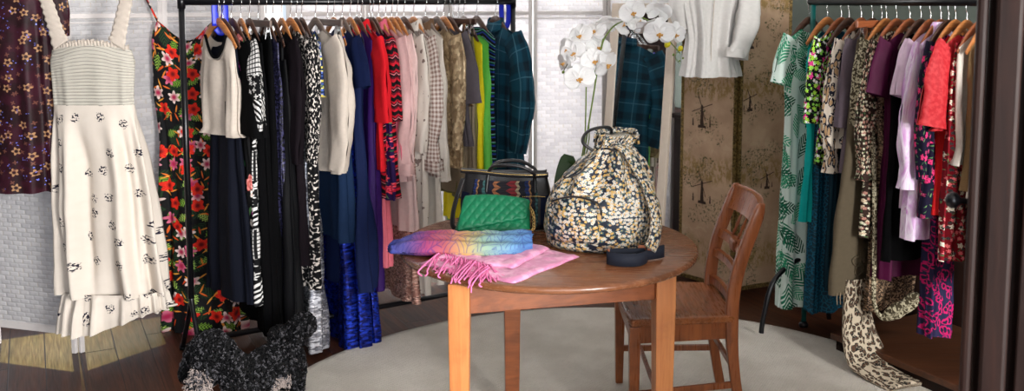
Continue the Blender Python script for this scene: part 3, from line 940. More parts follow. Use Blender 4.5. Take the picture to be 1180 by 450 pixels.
# ---------------------------------------------------------------- cloth bodies
def cloth_body(mb, top, hem, ctrl, Mr=34, N=56, k=6, amp=.012, seed=0, drop=.07, nw=.07, nd=.06, cxf=None, hemf=None, m=0,
               wr=.006, ndb=None, sq=.75, uvs=1.0, grow=.5, thick_in=True):
    """closed lofted garment body; local +x near side, y along the rail, z up (0 = rail). seam on the far side"""
    wref = max(c[1] for c in ctrl)
    ndb = nd * .5 if ndb is None else ndb
    wm = sum(c[1] for c in ctrl) / len(ctrl); tm = sum(c[2] for c in ctrl) / len(ctrl)
    arc = [0.0]; pv = None
    for i in range(N + 1):
        th = 2 * PI * i / N
        q = Vector((-math.copysign(abs(math.cos(th)) ** sq, math.cos(th)) * wm, math.copysign(abs(math.sin(th)) ** .85, math.sin(th)) * tm))
        if pv is not None: arc.append(arc[-1] + (q - pv).length)
        pv = q
    rings = []
    for j in range(Mr + 1):
        s = j / Mr
        zb = lerp(top, hem, s)
        w, t = interp(ctrl, zb)[:2]
        dist = top - zb
        fade = 1 - smooth(0, .26, dist); fade2 = 1 - smooth(0, .16, dist)
        row = []
        for i in range(N + 1):
            th = 2 * PI * i / N
            cu = -math.copysign(abs(math.cos(th)) ** sq, math.cos(th)); sv = math.copysign(abs(math.sin(th)) ** .85, math.sin(th))
            u = w * cu; v = t * sv
            A = amp * smooth(0, grow, dist / max(.001, top - hem)) * (.6 + .8 * s)
            fo = A * (math.sin(k * th + seed * 1.7 + 1.6 * nz(zb * 2.2, seed)) + .55 * math.sin((2 * k + 1) * th + seed + 2 * nz(zb * 1.7, seed + 9)) + .7 * nz(math.cos(th) * 2.5 + seed, math.sin(th) * 2.5, zb * 1.6))
            fo += wr * nz(u * 14 + seed, v * 14, zb * 9 + seed) * smooth(0, .05, dist)
            nl = math.hypot(cu * t, sv * w) or 1
            u += fo * cu * t / nl * (1 if abs(cu) < .9 else 1.0); v += fo * sv * w / nl
            z = zb - drop * abs(u / max(w, .01)) ** 1.6 * fade
            if nw and abs(u) < nw: z -= (nd if sv < 0 else ndb) * (1 - (u / nw) ** 2) * fade2
            if hemf: z += hemf(u, th) * smooth(.55, 1, s)
            if cxf: u += cxf(zb)
            row.append(mb.add((u, v, z), ((arc[i] + seed * .137) * uvs, (zb + seed * .21) * uvs)))
        rings.append(row)
    for a, b in zip(rings, rings[1:]):
        for i in range(N): mb.face((a[i], a[i + 1], b[i + 1], b[i]), m)
    return rings

def sleeve_tube(mb, pts, radii, seed=0, N=22, k=4, m=0, wr=.006, close=False):
    """pts in local 3D; radii list of (in-plane, sideways)"""
    P_ = path_smooth(pts, 7)
    n = len(P_)
    rings = []; L = 0
    for i, p in enumerate(P_):
        t = i / (n - 1) * (len(radii) - 1); q = min(int(t), len(radii) - 2); f_ = t - q
        ra = lerp(radii[q][0], radii[q + 1][0], f_); rb = lerp(radii[q][1], radii[q + 1][1], f_)
        tg = (P_[min(i + 1, n - 1)] - P_[max(i - 1, 0)]).normalized()
        side = Vector((0, 1, 0)); side = (side - tg * side.dot(tg)).normalized()
        inp = tg.cross(side).normalized()
        if i: L += (P_[i] - P_[i - 1]).length
        row = []
        for j in range(N + 1):
            th = 2 * PI * j / N
            fo = 1 + .12 * math.sin(k * th + seed + 3 * nz(L * 5, seed)) + .10 * nz(th * 1.2, L * 16, seed)
            c = p + inp * (math.cos(th) * ra * fo) + side * (math.sin(th) * rb * fo)
            c += Vector((nz(L * 12, seed, th), nz(L * 12, seed + 5, th), 0)) * wr
            row.append(mb.add(c, (j / N * 4 * radii[0][0] + seed * .1, -L + seed * .2)))
        rings.append(row)
    for a, b in zip(rings, rings[1:]):
        for j in range(N): mb.face((a[j], a[j + 1], b[j + 1], b[j]), m)
    if close:
        mb.face(rings[-1][:-1], m)

SLV = {
    'long': lambda sh, zt: ([(sh - .035, 0, zt + .005), (sh + .012, 0, zt - .10), (sh + .030, -.006, zt - .30), (sh + .012, -.010, zt - .52)],
                            [(.072, .020), (.060, .028), (.050, .030), (.036, .024)]),
    'bulky': lambda sh, zt: ([(sh - .04, 0, zt + .005), (sh + .03, 0, zt - .12), (sh + .070, -.008, zt - .30), (sh + .030, -.010, zt - .56)],
                             [(.085, .028), (.084, .040), (.076, .044), (.050, .036)]),
    'short': lambda sh, zt: ([(sh - .035, 0, zt + .005), (sh + .02, 0, zt - .09), (sh + .045, 0, zt - .20)],
                             [(.075, .020), (.075, .028), (.080, .032)]),
    'wide': lambda sh, zt: ([(sh - .04, 0, zt + .005), (sh + .03, 0, zt - .12), (sh + .06, 0, zt - .30)],
                            [(.08, .022), (.085, .030), (.105, .040)]),
    'flare': lambda sh, zt: ([(sh - .035, 0, zt + .005), (sh + .01, 0, zt - .12), (sh + .03, 0, zt - .26), (sh + .025, 0, zt - .38)],
                             [(.068, .020), (.055, .026), (.06, .03), (.115, .045)]),
    'cuffed': lambda sh, zt: ([(sh - .035, 0, zt + .005), (sh + .02, 0, zt - .14), (sh + .045, -.006, zt - .34), (sh + .03, -.008, zt - .48), (sh + .03, -.008, zt - .57)],
                              [(.070, .020), (.062, .028), (.062, .032), (.036, .026), (.056, .036)]),
    'three': lambda sh, zt: ([(sh - .035, 0, zt + .005), (sh + .015, 0, zt - .12), (sh + .032, 0, zt - .36)],
                             [(.070, .020), (.062, .028), (.062, .032)]),
}

def garment(name, label, cat, loc, ang, mat, L, group, kind='top', sleeve=None, smat=None, sh=.19, w=None, t=.024, hemw=None, seed=0,
            k=5, amp=.010, nw=.075, nd=.07, drop=.065, top=-.112, zb0=None, collar=None, binding=None, cuff=None, strap=False, hemf=None, squeeze=1):
    """one hanging garment; root mesh = its body, sleeves, collar, binding as parts"""
    mb = MB()
    w = w or sh + .03
    if kind == 'clip':
        ctrl = [(top, w, .012), (top - .12, w + .015, t), (-L, hemw or w + .02, t * 1.35)]
        cloth_body(mb, top, -L, ctrl, k=k, amp=amp, seed=seed, drop=0, nw=0, grow=.25, hemf=hemf)
    elif strap:
        tb = top - .17
        ctrl = [(tb, sh - .02, .014), (tb - .2, w, t), (tb - .34, w - .02, t), (-L, hemw or w + .03, t * 1.5)]
        cloth_body(mb, tb, -L, ctrl, k=k, amp=amp, seed=seed, drop=-.03, nw=.09, nd=.03, hemf=hemf)
    else:
        ctrl = [(top, sh, .010), (top - .10, sh + .004, t * .8), (top - .26, w, t), (top - .45, w - .012, t), (-L, hemw or w + .02, t * 1.4)]
        cloth_body(mb, top, -L, ctrl, k=k, amp=amp, seed=seed, drop=drop, nw=nw, nd=nd, hemf=hemf)
    root = mb.build(name, M[mat])
    root.location = loc; root.rotation_euler = (0, 0, ang)
    tag(root, label, cat, group)
    if strap:
        for s in (-1, 1):
            sb = MB()
            sb.tube(path_smooth([(s * (sh - .06), 0, tb - .005), (s * (sh - .055), 0, tb + .1), (s * (sh - .05), 0, top - .045)], 5), .007, 6, flat=(1, .35))
            sb.build('strap', M[mat], root)
    if sleeve:
        zt = top - drop - .012
        for s in (-1, 1):
            pts, rad = SLV[sleeve](sh, zt)
            sm = MB()
            sleeve_tube(sm, [(s * p[0], p[1], p[2]) for p in pts], rad, seed + s)
            so_ = sm.build('sleeve', M[smat or mat], root)
            if cuff:
                cm = MB(); e = pts[-1]; r_ = rad[-1]
                sleeve_tube(cm, [(s * e[0], e[1], e[2] + .012), (s * (e[0] - .001), e[1], e[2] - .01), (s * (e[0] - .002), e[1], e[2] - .045)],
                            [(r_[0] * 1.02, r_[1] * 1.05), (r_[0] * 1.08, r_[1] * 1.1), (r_[0] * 1.12, r_[1] * 1.15)], seed + 3, wr=.002)
                cm.build('cuff', M[cuff], so_)
    if collar:
        cm = MB()
        N_ = 28
        def cf(i, j):
            th = 2 * PI * i / N_
            r1 = lerp(.062, .074, j / 4); zz = top + lerp(.030, -.022, (j / 4)) + .010 * (1 if j == 1 else 0) - .05 * max(0, -math.sin(th)) * .5
            return Vector((-math.cos(th) * r1, math.sin(th) * (.022 + .006 * j), zz)), (i / N_ * .4, zz)
        cm.grid(cf, N_, 4)
        cm.build('collar', M[collar], root, solid=.003)
    if binding:
        bm_ = MB()
        pts = []
        for i in range(25):
            u = lerp(-nw - .004, nw + .004, i / 24)
            pts.append((u, -.013 - .004 * (1 - (u / nw) ** 2), top - nd * max(0, 1 - (u / nw) ** 2) - drop * abs(u / sh) ** 1.6))
        bm_.tube(pts, .007, 6)
        bm_.build('neck_binding', M[binding], root)
    if squeeze != 1: root.scale = (squeeze, 1, 1)
    return root

# ---------------------------------------------------------------- hangers
HPROTO = {}
def hanger_proto(mat):
    if mat in HPROTO:
        return copy_tree(HPROTO[mat])
    root = bpy.data.objects.new('clothes_hanger', None); COL.objects.link(root); root.empty_display_size = .05
    mb = MB()
    pts = path_smooth([(-.148, 0, -.196), (-.11, 0, -.160), (-.05, 0, -.112), (0, 0, -.088), (.05, 0, -.112), (.11, 0, -.160), (.148, 0, -.196)], 6)
    n = len(pts)
    rs = [lerp(.010, .019, smooth(0, .5, min(i, n - 1 - i) / (n - 1) * 1.6)) for i in range(n)]
    mb.tube(pts, rs, 10, flat=(.36, 1.0))
    mb.build('shoulder_bar', M[mat], root)
    hook(root)
    HPROTO[mat] = root
    return root
def hook(root, dz=0.0):
    mb = MB()
    pts = [(0, 0, -.080 + dz), (0, 0, -.045), (.006, 0, -.034)]
    R_ = .0175
    for a in range(-60, 200, 20):
        an = math.radians(a); pts.append((R_ * math.cos(an), 0, R_ * math.sin(an)))
    mb.tube(path_smooth(pts, 3), .0019, 6)
    mb.build('hook', M['chrome'], root)
def clip_proto(mat):
    key = 'clip_' + mat
    if key in HPROTO: return copy_tree(HPROTO[key])
    root = bpy.data.objects.new('clip_hanger', None); COL.objects.link(root); root.empty_display_size = .05
    mb = MB(); mb.box((0, 0, -.096), (.36, .012, .032)); mb.build('cross_bar', M[mat], root, smooth_=False, bevel=.004)
    hook(root, .0)
    for s in (-1, 1):
        cb = MB()
        for q in (-1, 1):
            cb.box((s * .125, q * .009, -.135), (.030, .003, .055), rot=Matrix.Rotation(q * .16, 3, 'X'))
        cb.tube([(s * .125 - .012, 0, -.128), (s * .125 + .012, 0, -.128)], .006, 8)
        cb.build('clip', M['chrome'], root, smooth_=False)
    HPROTO[key] = root
    return root
def hang(loc, ang, mat, label, group, clip=False):
    r = clip_proto(mat) if clip else hanger_proto(mat)
    r.location = loc; r.rotation_euler = (0, 0, ang)
    tag(r, label, 'clothes hanger', group)
    return r

# ---------------------------------------------------------------- long clothes rail
R1A = Vector((-1.415, 4.01, 1.6)); R1B = Vector((.005, 4.90, 1.6))
R2A = Vector((1.42, 4.46, 1.6)); R2B = Vector((1.99, 3.35, 1.6))
def rail_at(px, a, b):
    k = (px - CX) / (F * math.cos(PITCH) + (CY - 2) * math.sin(PITCH))     # X / Y at the horizon
    s = (k * a.y - a.x) / ((b.x - a.x) - k * (b.y - a.y))
    return a + (b - a) * s

def rack_one():
    root = thing('clothes_rail', 'long black metal clothes rail with a crowded row of garments behind the table', 'clothes rail', (0, 0, 0))
    d = (R1B - R1A).normalized(); nr = Vector((-d.y, d.x, 0))
    mb = MB(); mb.tube([R1A - d * .0, R1B], .0155, 16); mb.build('top_bar', M['black_metal'], root)
    mb = MB(); mb.tube([R1A.xy.to_3d() + Vector((0, 0, .10)) , R1B.xy.to_3d() + Vector((0, 0, .10))], .013, 14); mb.build('lower_bar', M['black_metal'], root)
    for e in (R1A, R1B):
        b = Vector((e.x, e.y, 0))
        mb = MB(); mb.tube([b + Vector((0, 0, .30)), b + Vector((0, 0, 1.64))], .0135, 14)
        mb.lathe([(.017, -.03), (.017, .03)], 14, (e.x, e.y, 1.6))
        mb.build('upright', M['black_metal'], root)
        for s in (-1, 1):
            mb = MB(); mb.tube(path_smooth([b + Vector((0, 0, .34)), b + nr * (s * .02) + Vector((0, 0, .26)), b + nr * (s * .20) + Vector((0, 0, .018))], 6), .011, 12)
            mb.lathe([(.014, 0), (.016, .012), (.012, .03)], 12, b + nr * (s * .205))
            mb.build('leg', M['black_metal'], root)
rack_one()

def strap_blue(loc, ln, label, ang):
    mb = MB()
    mb.tube(path_smooth([(0, -.02, -ln), (0, -.0215, -.02), (0, -.012, .022), (0, .012, .022), (0, .0215, -.02), (0, .02, -ln), (0, .004, -ln - .03), (0, -.018, -ln - .01)], 5), .0155, 8, flat=(1.0, .14))
    o = mb.build('blue_strap', M['blue_plastic']); o.location = loc; o.rotation_euler = (0, 0, ang)
    tag(o, label, 'strap')

D1 = (R1B - R1A).normalized(); ANG1 = math.atan2(-D1.x, D1.y)       # local +x -> near side (right / towards camera)
ANG1 = math.atan2(-D1.x, D1.y)
NEAR1 = Vector((D1.y, -D1.x, 0)); ANG1 = math.atan2(NEAR1.y, NEAR1.x)
D2 = (R2B - R2A).normalized(); NEAR2 = Vector((D2.y, -D2.x, 0)); ANG2 = math.atan2(NEAR2.y, NEAR2.x)

GR1 = None
def g1(px, hem, name, label, cat, mat, hg='hanger_wood', hl=None, clip=False, yaw=0, **kw):
    p = rail_at(px, R1A, R1B)
    L = 1.6 - at_y(px, hem, p.y - .10).z
    if clip: kw.setdefault('kind', 'clip'); kw.setdefault('top', -.158)
    seed = int(px) % 97
    garment(name, label, cat, p, ANG1 + math.radians(yaw), mat, L, None, seed=seed, **kw)
    if hl: hang(p, ANG1 + math.radians(yaw), hg, hl, None, clip)
def g2(px, hem, name, label, cat, mat, hg='hanger_wood', hl=None, clip=False, yaw=0, **kw):
    p = rail_at(px, R2A, R2B)
    L = 1.6 - at_y(px - 30, hem, p.y - .06).z
    if clip: kw.setdefault('kind', 'clip'); kw.setdefault('top', -.158)
    seed = (int(px) * 7) % 89
    garment(name, label, cat, p, ANG2 + math.radians(yaw), mat, L, None, seed=seed, squeeze=kw.pop('sq', .72), **kw)
    if hl: hang(p, ANG2 + math.radians(yaw), hg, hl, None, clip).scale = (.85, 1, 1)

D = 'dress'; TP = 'top'
def suede_trim():
    root = [o for o in bpy.data.objects if o.name.startswith('skirt') and 'suede skirt' in o.get('label', '')][0]
    zs = [v.co.z for v in root.data.vertices]; zb = min(zs)
    def on(u, z):   # height of the camera facing side at (u, z)
        best = max((v.co.y for v in root.data.vertices if abs(v.co.x - u) < .012 and abs(v.co.z - z) < .02), default=.03)
        return Vector((u, best + .003, z))
    mb = MB(); c0 = (.115, zb + .135)
    for k in range(5):
        a = PI / 2 + k * 2 * PI / 5; L = .062
        pts = []
        for q in range(15):
            f = q / 14 * 2 * PI
            x = L * .5 * (1 - math.cos(f)); y = .021 * math.sin(f)
            pts.append(on(c0[0] + x * math.cos(a) - y * math.sin(a), c0[1] + x * math.sin(a) + y * math.cos(a)))
        mb.tube(pts, .0034, 6, cap=False)
    mb.build('applique_flower', M['olive_suede'], root)
    mb = MB()
    for k in range(26):
        u = lerp(-.24, .25, k / 25); p = on(u, zb + .012)
        mb.tube([p, p + Vector((.002, 0, -.022)), p + Vector((-.001, .001, -.052))], .0022, 5)
    mb.build('fringe', M['taupe'], root)

g1(256, 347, 'dress', 'long plain navy dress hanging on the long rail under the cream vest top', D, 'deep_navy', 'hanger_brown', 'dark brown hanger inside the plain navy dress of the long rail', sh=.12, w=.13, hemw=.19, t=.022, yaw=12)
g1(250, 158, 'vest_top', 'cream sleeveless top with a black bound scoop neck near the left upright', TP, 'cream', 'hanger_wood', 'wooden hanger holding the cream top with black neckline', sh=.13, w=.155, nw=.085, nd=.13, binding='black', t=.022, yaw=15)
g1(266, 262, 'kimono', 'black kimono with pink flower bouquets and flared sleeves', 'kimono', 'black_floral', 'hanger_brown', 'dark hanger holding the black kimono with pink bouquets', sleeve='flare', smat='black', sh=.15, w=.17, t=.020, yaw=10)
g1(277, 345, 'dress', 'black and white bandana print dress beside the pink floral kimono', D, 'bandana_print', 'hanger_wood', 'orange wood hanger holding the black and white bandana dress', sh=.17, w=.19, hemw=.21, t=.022, sleeve='three')
g1(287, 372, 'dress', 'plain black long dress directly right of the bandana print dress', D, 'black', 'hanger_brown', 'dark brown hanger with the black dress right of the bandana print', sh=.17, hemw=.24, t=.024)
g1(297, 385, 'trousers', 'black trousers clipped to a grey bar hanger on the long rail', 'trousers', 'black', 'hanger_grey', 'grey clip hanger holding the black trousers', clip=True, w=.17, hemw=.21, t=.022)
g1(306, 330, 'dress', 'dark navy sparkling sequin dress among the black clothes', D, 'navy_sequin', 'hanger_brown', 'dark hanger carrying the navy sparkling dress', sh=.16, hemw=.19, t=.02)
g1(314, 390, 'gown', 'long black satin gown reaching nearly to the floor behind the dog', 'gown', 'black_satin', 'hanger_brown', 'dark hanger carrying the long black satin gown', strap=True, sh=.18, hemw=.25, t=.03)
g1(324, 300, 'jacket', 'dark mauve jacket under the orange hanger left of the speckled dress', 'jacket', 'dark_mauve', 'hanger_wood', 'orange wood hanger with the dark mauve jacket', sleeve='long', sh=.17, t=.024)
g1(334, 326, 'dress', 'black midi dress covered in small cream brush specks', D, 'speckle_print', 'hanger_wood', 'wooden hanger carrying the black dress with cream specks', sh=.195, w=.215, hemw=.235, t=.036, sleeve='long', amp=.014, yaw=6)
g1(341, 396, 'gown', 'long silver glitter gown whose hem shows left of the cobalt sequins', 'gown', 'silver_sequin', 'hanger_brown', 'dark hanger with the silver glitter gown', strap=True, sh=.17, w=.18, hemw=.24, t=.03, amp=.02)
g1(347, 98, 'blouse', 'grey zebra striped blouse with a soft draped shoulder', 'blouse', 'zebra_print', 'hanger_brown', 'dark hanger inside the grey zebra blouse', sh=.175, w=.18, t=.026)
g1(353, 110, 'blouse', 'blue white and yellow patterned blouse tucked against the cream jacket', 'blouse', 'blue_yellow_print', sh=.17, w=.17, t=.018)
g1(363, 196, 'jacket', 'cream wool jacket with a long bulky sleeve on the long rail', 'jacket', 'cream', 'hanger_grey', 'grey hanger holding the cream wool jacket', sleeve='bulky', sh=.20, t=.032, yaw=5)
g1(377, 274, 'skirt', 'navy denim skirt clipped to a grey bar hanger above cobalt sequins', 'skirt', 'denim', 'hanger_grey', 'grey clip hanger holding the navy denim skirt', clip=True, w=.18, hemw=.235, t=.03)
g1(384, 397, 'gown', 'cobalt blue sequin gown reaching the floor beside the silver gown', 'gown', 'cobalt_sequin', 'hanger_wood', 'wooden hanger with the floor length cobalt sequin gown', strap=True, sh=.18, w=.19, hemw=.26, t=.04, amp=.02)
g1(394, 325, 'dress', 'flared navy dress with a wide hem in front of the cobalt gowns', D, 'royal_navy', 'hanger_grey', 'grey hanger inside the flared navy dress', sh=.18, w=.20, hemw=.29, t=.045, amp=.02, sleeve='short')
g1(403, 394, 'skirt', 'second cobalt sequin skirt showing right below the flared navy dress', 'skirt', 'cobalt_sequin', 'hanger_wood', 'wooden hanger just right of the flared navy dress', clip=False, strap=True, sh=.12, w=.115, hemw=.24, t=.03)
g1(411, 330, 'dress', 'shiny purple dress between the flared navy dress and the red top', D, 'purple', 'hanger_brown', 'dark hanger with the shiny purple dress', sh=.17, hemw=.22, t=.02)
g1(425, 226, 'blouse', 'red and purple splash print blouse left of the zigzag knit', 'blouse', 'red_purple_print', 'hanger_brown', 'brown hanger with the red and purple splash blouse', sh=.19, t=.020)
g1(416, 192, 'blouse', 'bright red blouse left of the zigzag knit', 'blouse', 'red', 'hanger_brown', 'slim dark hanger with the bright red blouse', sh=.205, t=.022, nd=.03, sleeve='three', collar='red')
g1(423, 302, 'dress', 'coral pink dress hanging below the red zigzag knit', D, 'coral_pink', sh=.16, w=.17, hemw=.22, t=.026)
g1(429, 224, 'jumper', 'black and red zigzag striped knit jumper', 'jumper', 'zigzag_knit', 'hanger_brown', 'brown hanger with the red zigzag knit', sh=.19, t=.028, nd=.03, sleeve='three')
g1(436, 185, 'jacket', 'dusky rose jacket right of the zigzag knit', 'jacket', 'rose', 'hanger_wood', 'wooden hanger with the dusky rose jacket', sh=.19, t=.018, nd=.03, collar='rose')
g1(444, 205, 'blouse', 'blush pink satin blouse with a gathered cuff', 'blouse', 'blush', 'hanger_wood', 'orange hanger with the blush satin blouse', sleeve='cuffed', sh=.18, t=.02, cuff='blush')
g1(451, 262, 'blouse', 'pale blush long blouse beside the blush satin one', 'blouse', 'pale_blush', 'hanger_wood', 'orange hanger with the pale blush long blouse', sh=.18, t=.02, sleeve='long')
g1(457, 345, 'dress', 'rose gold sequin dress whose hem hangs above the lower rail', D, 'rose_sequin', 'hanger_wood', 'orange hanger with the rose gold sequin dress', sh=.16, hemw=.19, t=.026)
g1(465, 333, 'dress', 'cream dress with sparse grey blotches left of the gingham shirt', D, 'grey_spot_cotton', 'hanger_brown', 'brown hanger with the grey blotched cream dress', sh=.18, t=.022, sleeve='long')
g1(476, 200, 'shirt', 'brown and white gingham shirt with gathered cuffs', 'shirt', 'gingham', 'hanger_wood', 'wooden hanger with the gingham shirt', sleeve='cuffed', sh=.19, t=.026, cuff='gingham', collar='grey_spot_cotton')
g1(483, 322, 'dress', 'long plain white dress below the gingham shirt', D, 'ivory', sh=.16, hemw=.21, t=.024, sleeve=None)
g1(490, 205, 'blouse', 'ivory blouse with a brown collar right of the gingham shirt', 'blouse', 'ivory', 'hanger_grey', 'grey hanger with the ivory brown collared blouse', sh=.18, t=.020, collar='brown_suede', nd=.03)
g1(503, 190, 'jacket', 'shiny gold lame jacket with long crinkled sleeve', 'jacket', 'gold_lame', 'hanger_grey', 'grey hanger with the gold lame jacket', sleeve='long', sh=.20, t=.030)
g1(511, 165, 'blouse', 'charcoal grey blouse right of the gold lame jacket', 'blouse', 'charcoal', 'hanger_wood', 'orange hanger with the charcoal blouse', sh=.20, t=.018, sleeve='wide')
g1(517, 120, 'waistcoat', 'brown suede waistcoat tucked behind the charcoal blouse', 'waistcoat', 'brown_suede', 'hanger_brown', 'brown hanger with the suede waistcoat', sh=.18, t=.016, nd=.03)
g1(522, 225, 'skirt', 'taupe shimmer skirt on clips left of the olive one', 'skirt', 'taupe', 'hanger_brown', 'brown clip hanger with the taupe skirt', clip=True, w=.17, hemw=.19, t=.016)
g1(528, 230, 'skirt', 'olive green skirt on clips beside the yellow dress', 'skirt', 'olive', 'hanger_brown', 'brown clip hanger with the olive skirt', clip=True, w=.15, hemw=.16, t=.014, top=-.17)
g1(534, 262, 'dress', 'bright yellow dress on the long rail', D, 'yellow', 'hanger_brown', 'dark hanger with the bright yellow dress', sh=.185, w=.20, hemw=.21, t=.018, drop=.05, top=-.16, amp=.006)
g1(541, 275, 'dress', 'fresh green dress right of the yellow dress', D, 'lime', sh=.19, w=.205, hemw=.26, t=.020, drop=.06, top=-.15, amp=.006)
g1(549, 265, 'dress', 'blue and green striped dress left of the teal plaid coat', D, 'blue_stripe', 'hanger_brown', 'dark hanger with the blue and green striped dress', sh=.18, w=.18, t=.016, nd=.03)
g1(571, 205, 'coat', 'teal plaid coat with long sleeves at the right end of the long rail', 'coat', 'teal_plaid', 'hanger_brown', 'brown hanger with the teal plaid coat', sleeve='bulky', sh=.20, w=.215, t=.045, nd=.04, collar='teal_plaid')
strap_blue(rail_at(253, R1A, R1B), .105, 'bright blue strap looped over the rail near its left upright', ANG1)
strap_blue(rail_at(582, R1A, R1B), .10, 'bright blue strap looped over the rail at its right end', ANG1)

# ---------------------------------------------------------------- right hand rail
def rack_two():
    root = thing('clothes_rail', 'black topped clothes rail with teal uprights by the right wall', 'clothes rail')
    mb = MB(); mb.tube([R2A, R2B + D2 * .25], .018, 16); mb.build('top_bar', M['black_metal'], root)
    nr = NEAR2
    for e in (R2A + D2 * .02, R2B + D2 * .2):
        b = Vector((e.x, e.y, 0))
        mb = MB(); mb.tube([b + Vector((0, 0, .03)), b + Vector((0, 0, 1.66))], .0125, 14); mb.build('upright', M['teal_metal'], root)
        mb = MB(); mb.tube(path_smooth([b + nr * .27 + Vector((0, 0, .03)), b + nr * .26 + Vector((0, 0, .10)), b + nr * .21 + Vector((0, 0, .26)), b + nr * .10 + Vector((0, 0, .34)), b + Vector((0, 0, .36)), b - nr * .1 + Vector((0, 0, .33)), b - nr * .17 + Vector((0, 0, .03))], 6), .012, 12)
        mb.build('foot', M['black_metal'], root)
        mb = MB(); mb.lathe([(.022, 0.001), (.024, .014), (.015, .03)], 14, b + Vector((0, 0, .015))); mb.build('rubber_foot', M['black_metal'], root)
rack_two()

g2(933, 354, 'shirt_dress', 'green palm leaf shirt dress with wide sleeve at the left of the right rail', D, 'palm_print', 'hanger_brown', 'slim brown hanger with the green palm leaf dress', sleeve='short', sh=.18, w=.19, hemw=.20, t=.035)
g2(954, 256, 'tunic', 'bright turquoise tunic below the neon floral blouse', TP, 'turquoise', 'hanger_wood', 'orange hanger at the left end of the right rail', sh=.16, w=.15, hemw=.16, t=.026, top=-.15)
g2(961, 361, 'dress', 'teal lace dress below the turquoise tunic', D, 'teal_lace', sh=.15, w=.13, hemw=.14, t=.03)
g2(970, 190, 'blouse', 'black blouse with neon green and pink flowers', 'blouse', 'neon_floral', 'hanger_red', 'red brown hanger with the neon floral blouse', sh=.19, w=.17, t=.024, sleeve='three')
g2(979, 335, 'dress', 'long dark teal dress behind the neon floral blouse', D, 'dark_teal', 'hanger_brown', 'dark hanger with the long dark teal dress', sh=.14, w=.11, hemw=.13, t=.024)
g2(993, 170, 'blouse', 'cream leopard print blouse with a gathered cuff', 'blouse', 'cream_leopard', 'hanger_red', 'red brown hanger with the cream leopard blouse', sh=.18, t=.024, sleeve='cuffed')
g2(1006, 198, 'blouse', 'mauve grey blouse right of the cream leopard blouse', 'blouse', 'mauve', 'hanger_brown', 'dark hanger with the mauve grey blouse', sh=.18, t=.024, sleeve='three')
g2(1017, 335, 'skirt', 'olive suede skirt with a stitched flower and fringed hem', 'skirt', 'olive_suede', 'hanger_red', 'red brown clip hanger with the olive suede skirt', clip=True, w=.15, hemw=.27, t=.032, k=3, amp=.004, sq=.95)
suede_trim()
g2(1022, 190, 'blouse', 'shiny gold snakeskin blouse with long sleeve', 'blouse', 'gold_snake', 'hanger_wood', 'orange hanger with the gold snakeskin blouse', sh=.17, t=.022, sleeve='long')
g2(1034, 272, 'cardigan', 'brown cardigan scattered with tiny cream flowers', 'cardigan', 'rose_brown_floral', 'hanger_red', 'red brown hanger with the tiny flower cardigan', sh=.18, t=.03, sleeve='cuffed', nd=.02)
g2(1049, 320, 'dress', 'plain maroon dress in the middle of the right rail', D, 'maroon', 'hanger_red', 'red brown hanger with the maroon dress', sh=.20, w=.17, hemw=.2, t=.03, sleeve='short', amp=.016)
g2(1062, 300, 'dress', 'black dress between the maroon dress and the lilac blouse', D, 'black', 'hanger_brown', 'dark hanger with the black dress beside the maroon one', sh=.17, t=.02)
g2(1073, 240, 'blouse', 'pale lilac blouse with a frilled cap sleeve', 'blouse', 'lilac', 'hanger_red', 'red brown hanger with the lilac frilled blouse', sh=.16, w=.15, t=.022, sleeve='short', nd=.02)
g2(1085, 275, 'shirt', 'lavender tie dye shirt with long cuffed sleeve', 'shirt', 'lavender_dye', 'hanger_red', 'wooden hanger with the lavender tie dye shirt', sh=.18, t=.03, sleeve='cuffed', collar='lavender_dye', nd=.02)
g2(1094, 390, 'dress', 'long navy and pink leopard dress low on the right rail', D, 'pink_leopard', 'hanger_brown', 'dark hanger with the navy and pink leopard dress', sh=.13, w=.09, hemw=.09, t=.03)
g2(1102, 250, 'blouse', 'navy blouse with small pink flowers left of the coral one', 'blouse', 'pink_navy_floral', 'hanger_wood', 'orange hanger with the navy pink flower blouse', sh=.18, t=.02, sleeve='long')
g2(1109, 247, 'tunic', 'scarlet tunic showing below the coral brocade blouse', TP, 'scarlet', sh=.16, w=.16, hemw=.19, t=.024)
g2(1115, 150, 'blouse', 'coral red brocade blouse with a wide elbow sleeve', 'blouse', 'coral_brocade', 'hanger_wood', 'orange hanger with the coral brocade blouse', sh=.19, t=.026, sleeve='wide')
g2(1126, 300, 'skirt', 'red floral skirt hanging below the cream blouse at right', 'skirt', 'red_floral', clip=True, w=.16, hemw=.19, t=.02)
g2(1131, 190, 'blouse', 'cream blouse right of the coral brocade blouse', 'blouse', 'ivory', 'hanger_red', 'red brown hanger with the cream blouse', sh=.17, w=.17, t=.02)
g2(1141, 220, 'jacket', 'tan brown jacket beside the cream blouse by the wardrobe', 'jacket', 'tan', 'hanger_wood', 'orange hanger with the tan brown jacket', sh=.15, w=.14, t=.022)
g2(1154, 236, 'shirt', 'white shirt partly hidden by the dark wardrobe', 'shirt', 'ivory', sh=.14, w=.14, t=.022)
g2(1162, 335, 'dress', 'crimson dress low beside the dark wardrobe', D, 'crimson', sh=.17, hemw=.2, t=.024)
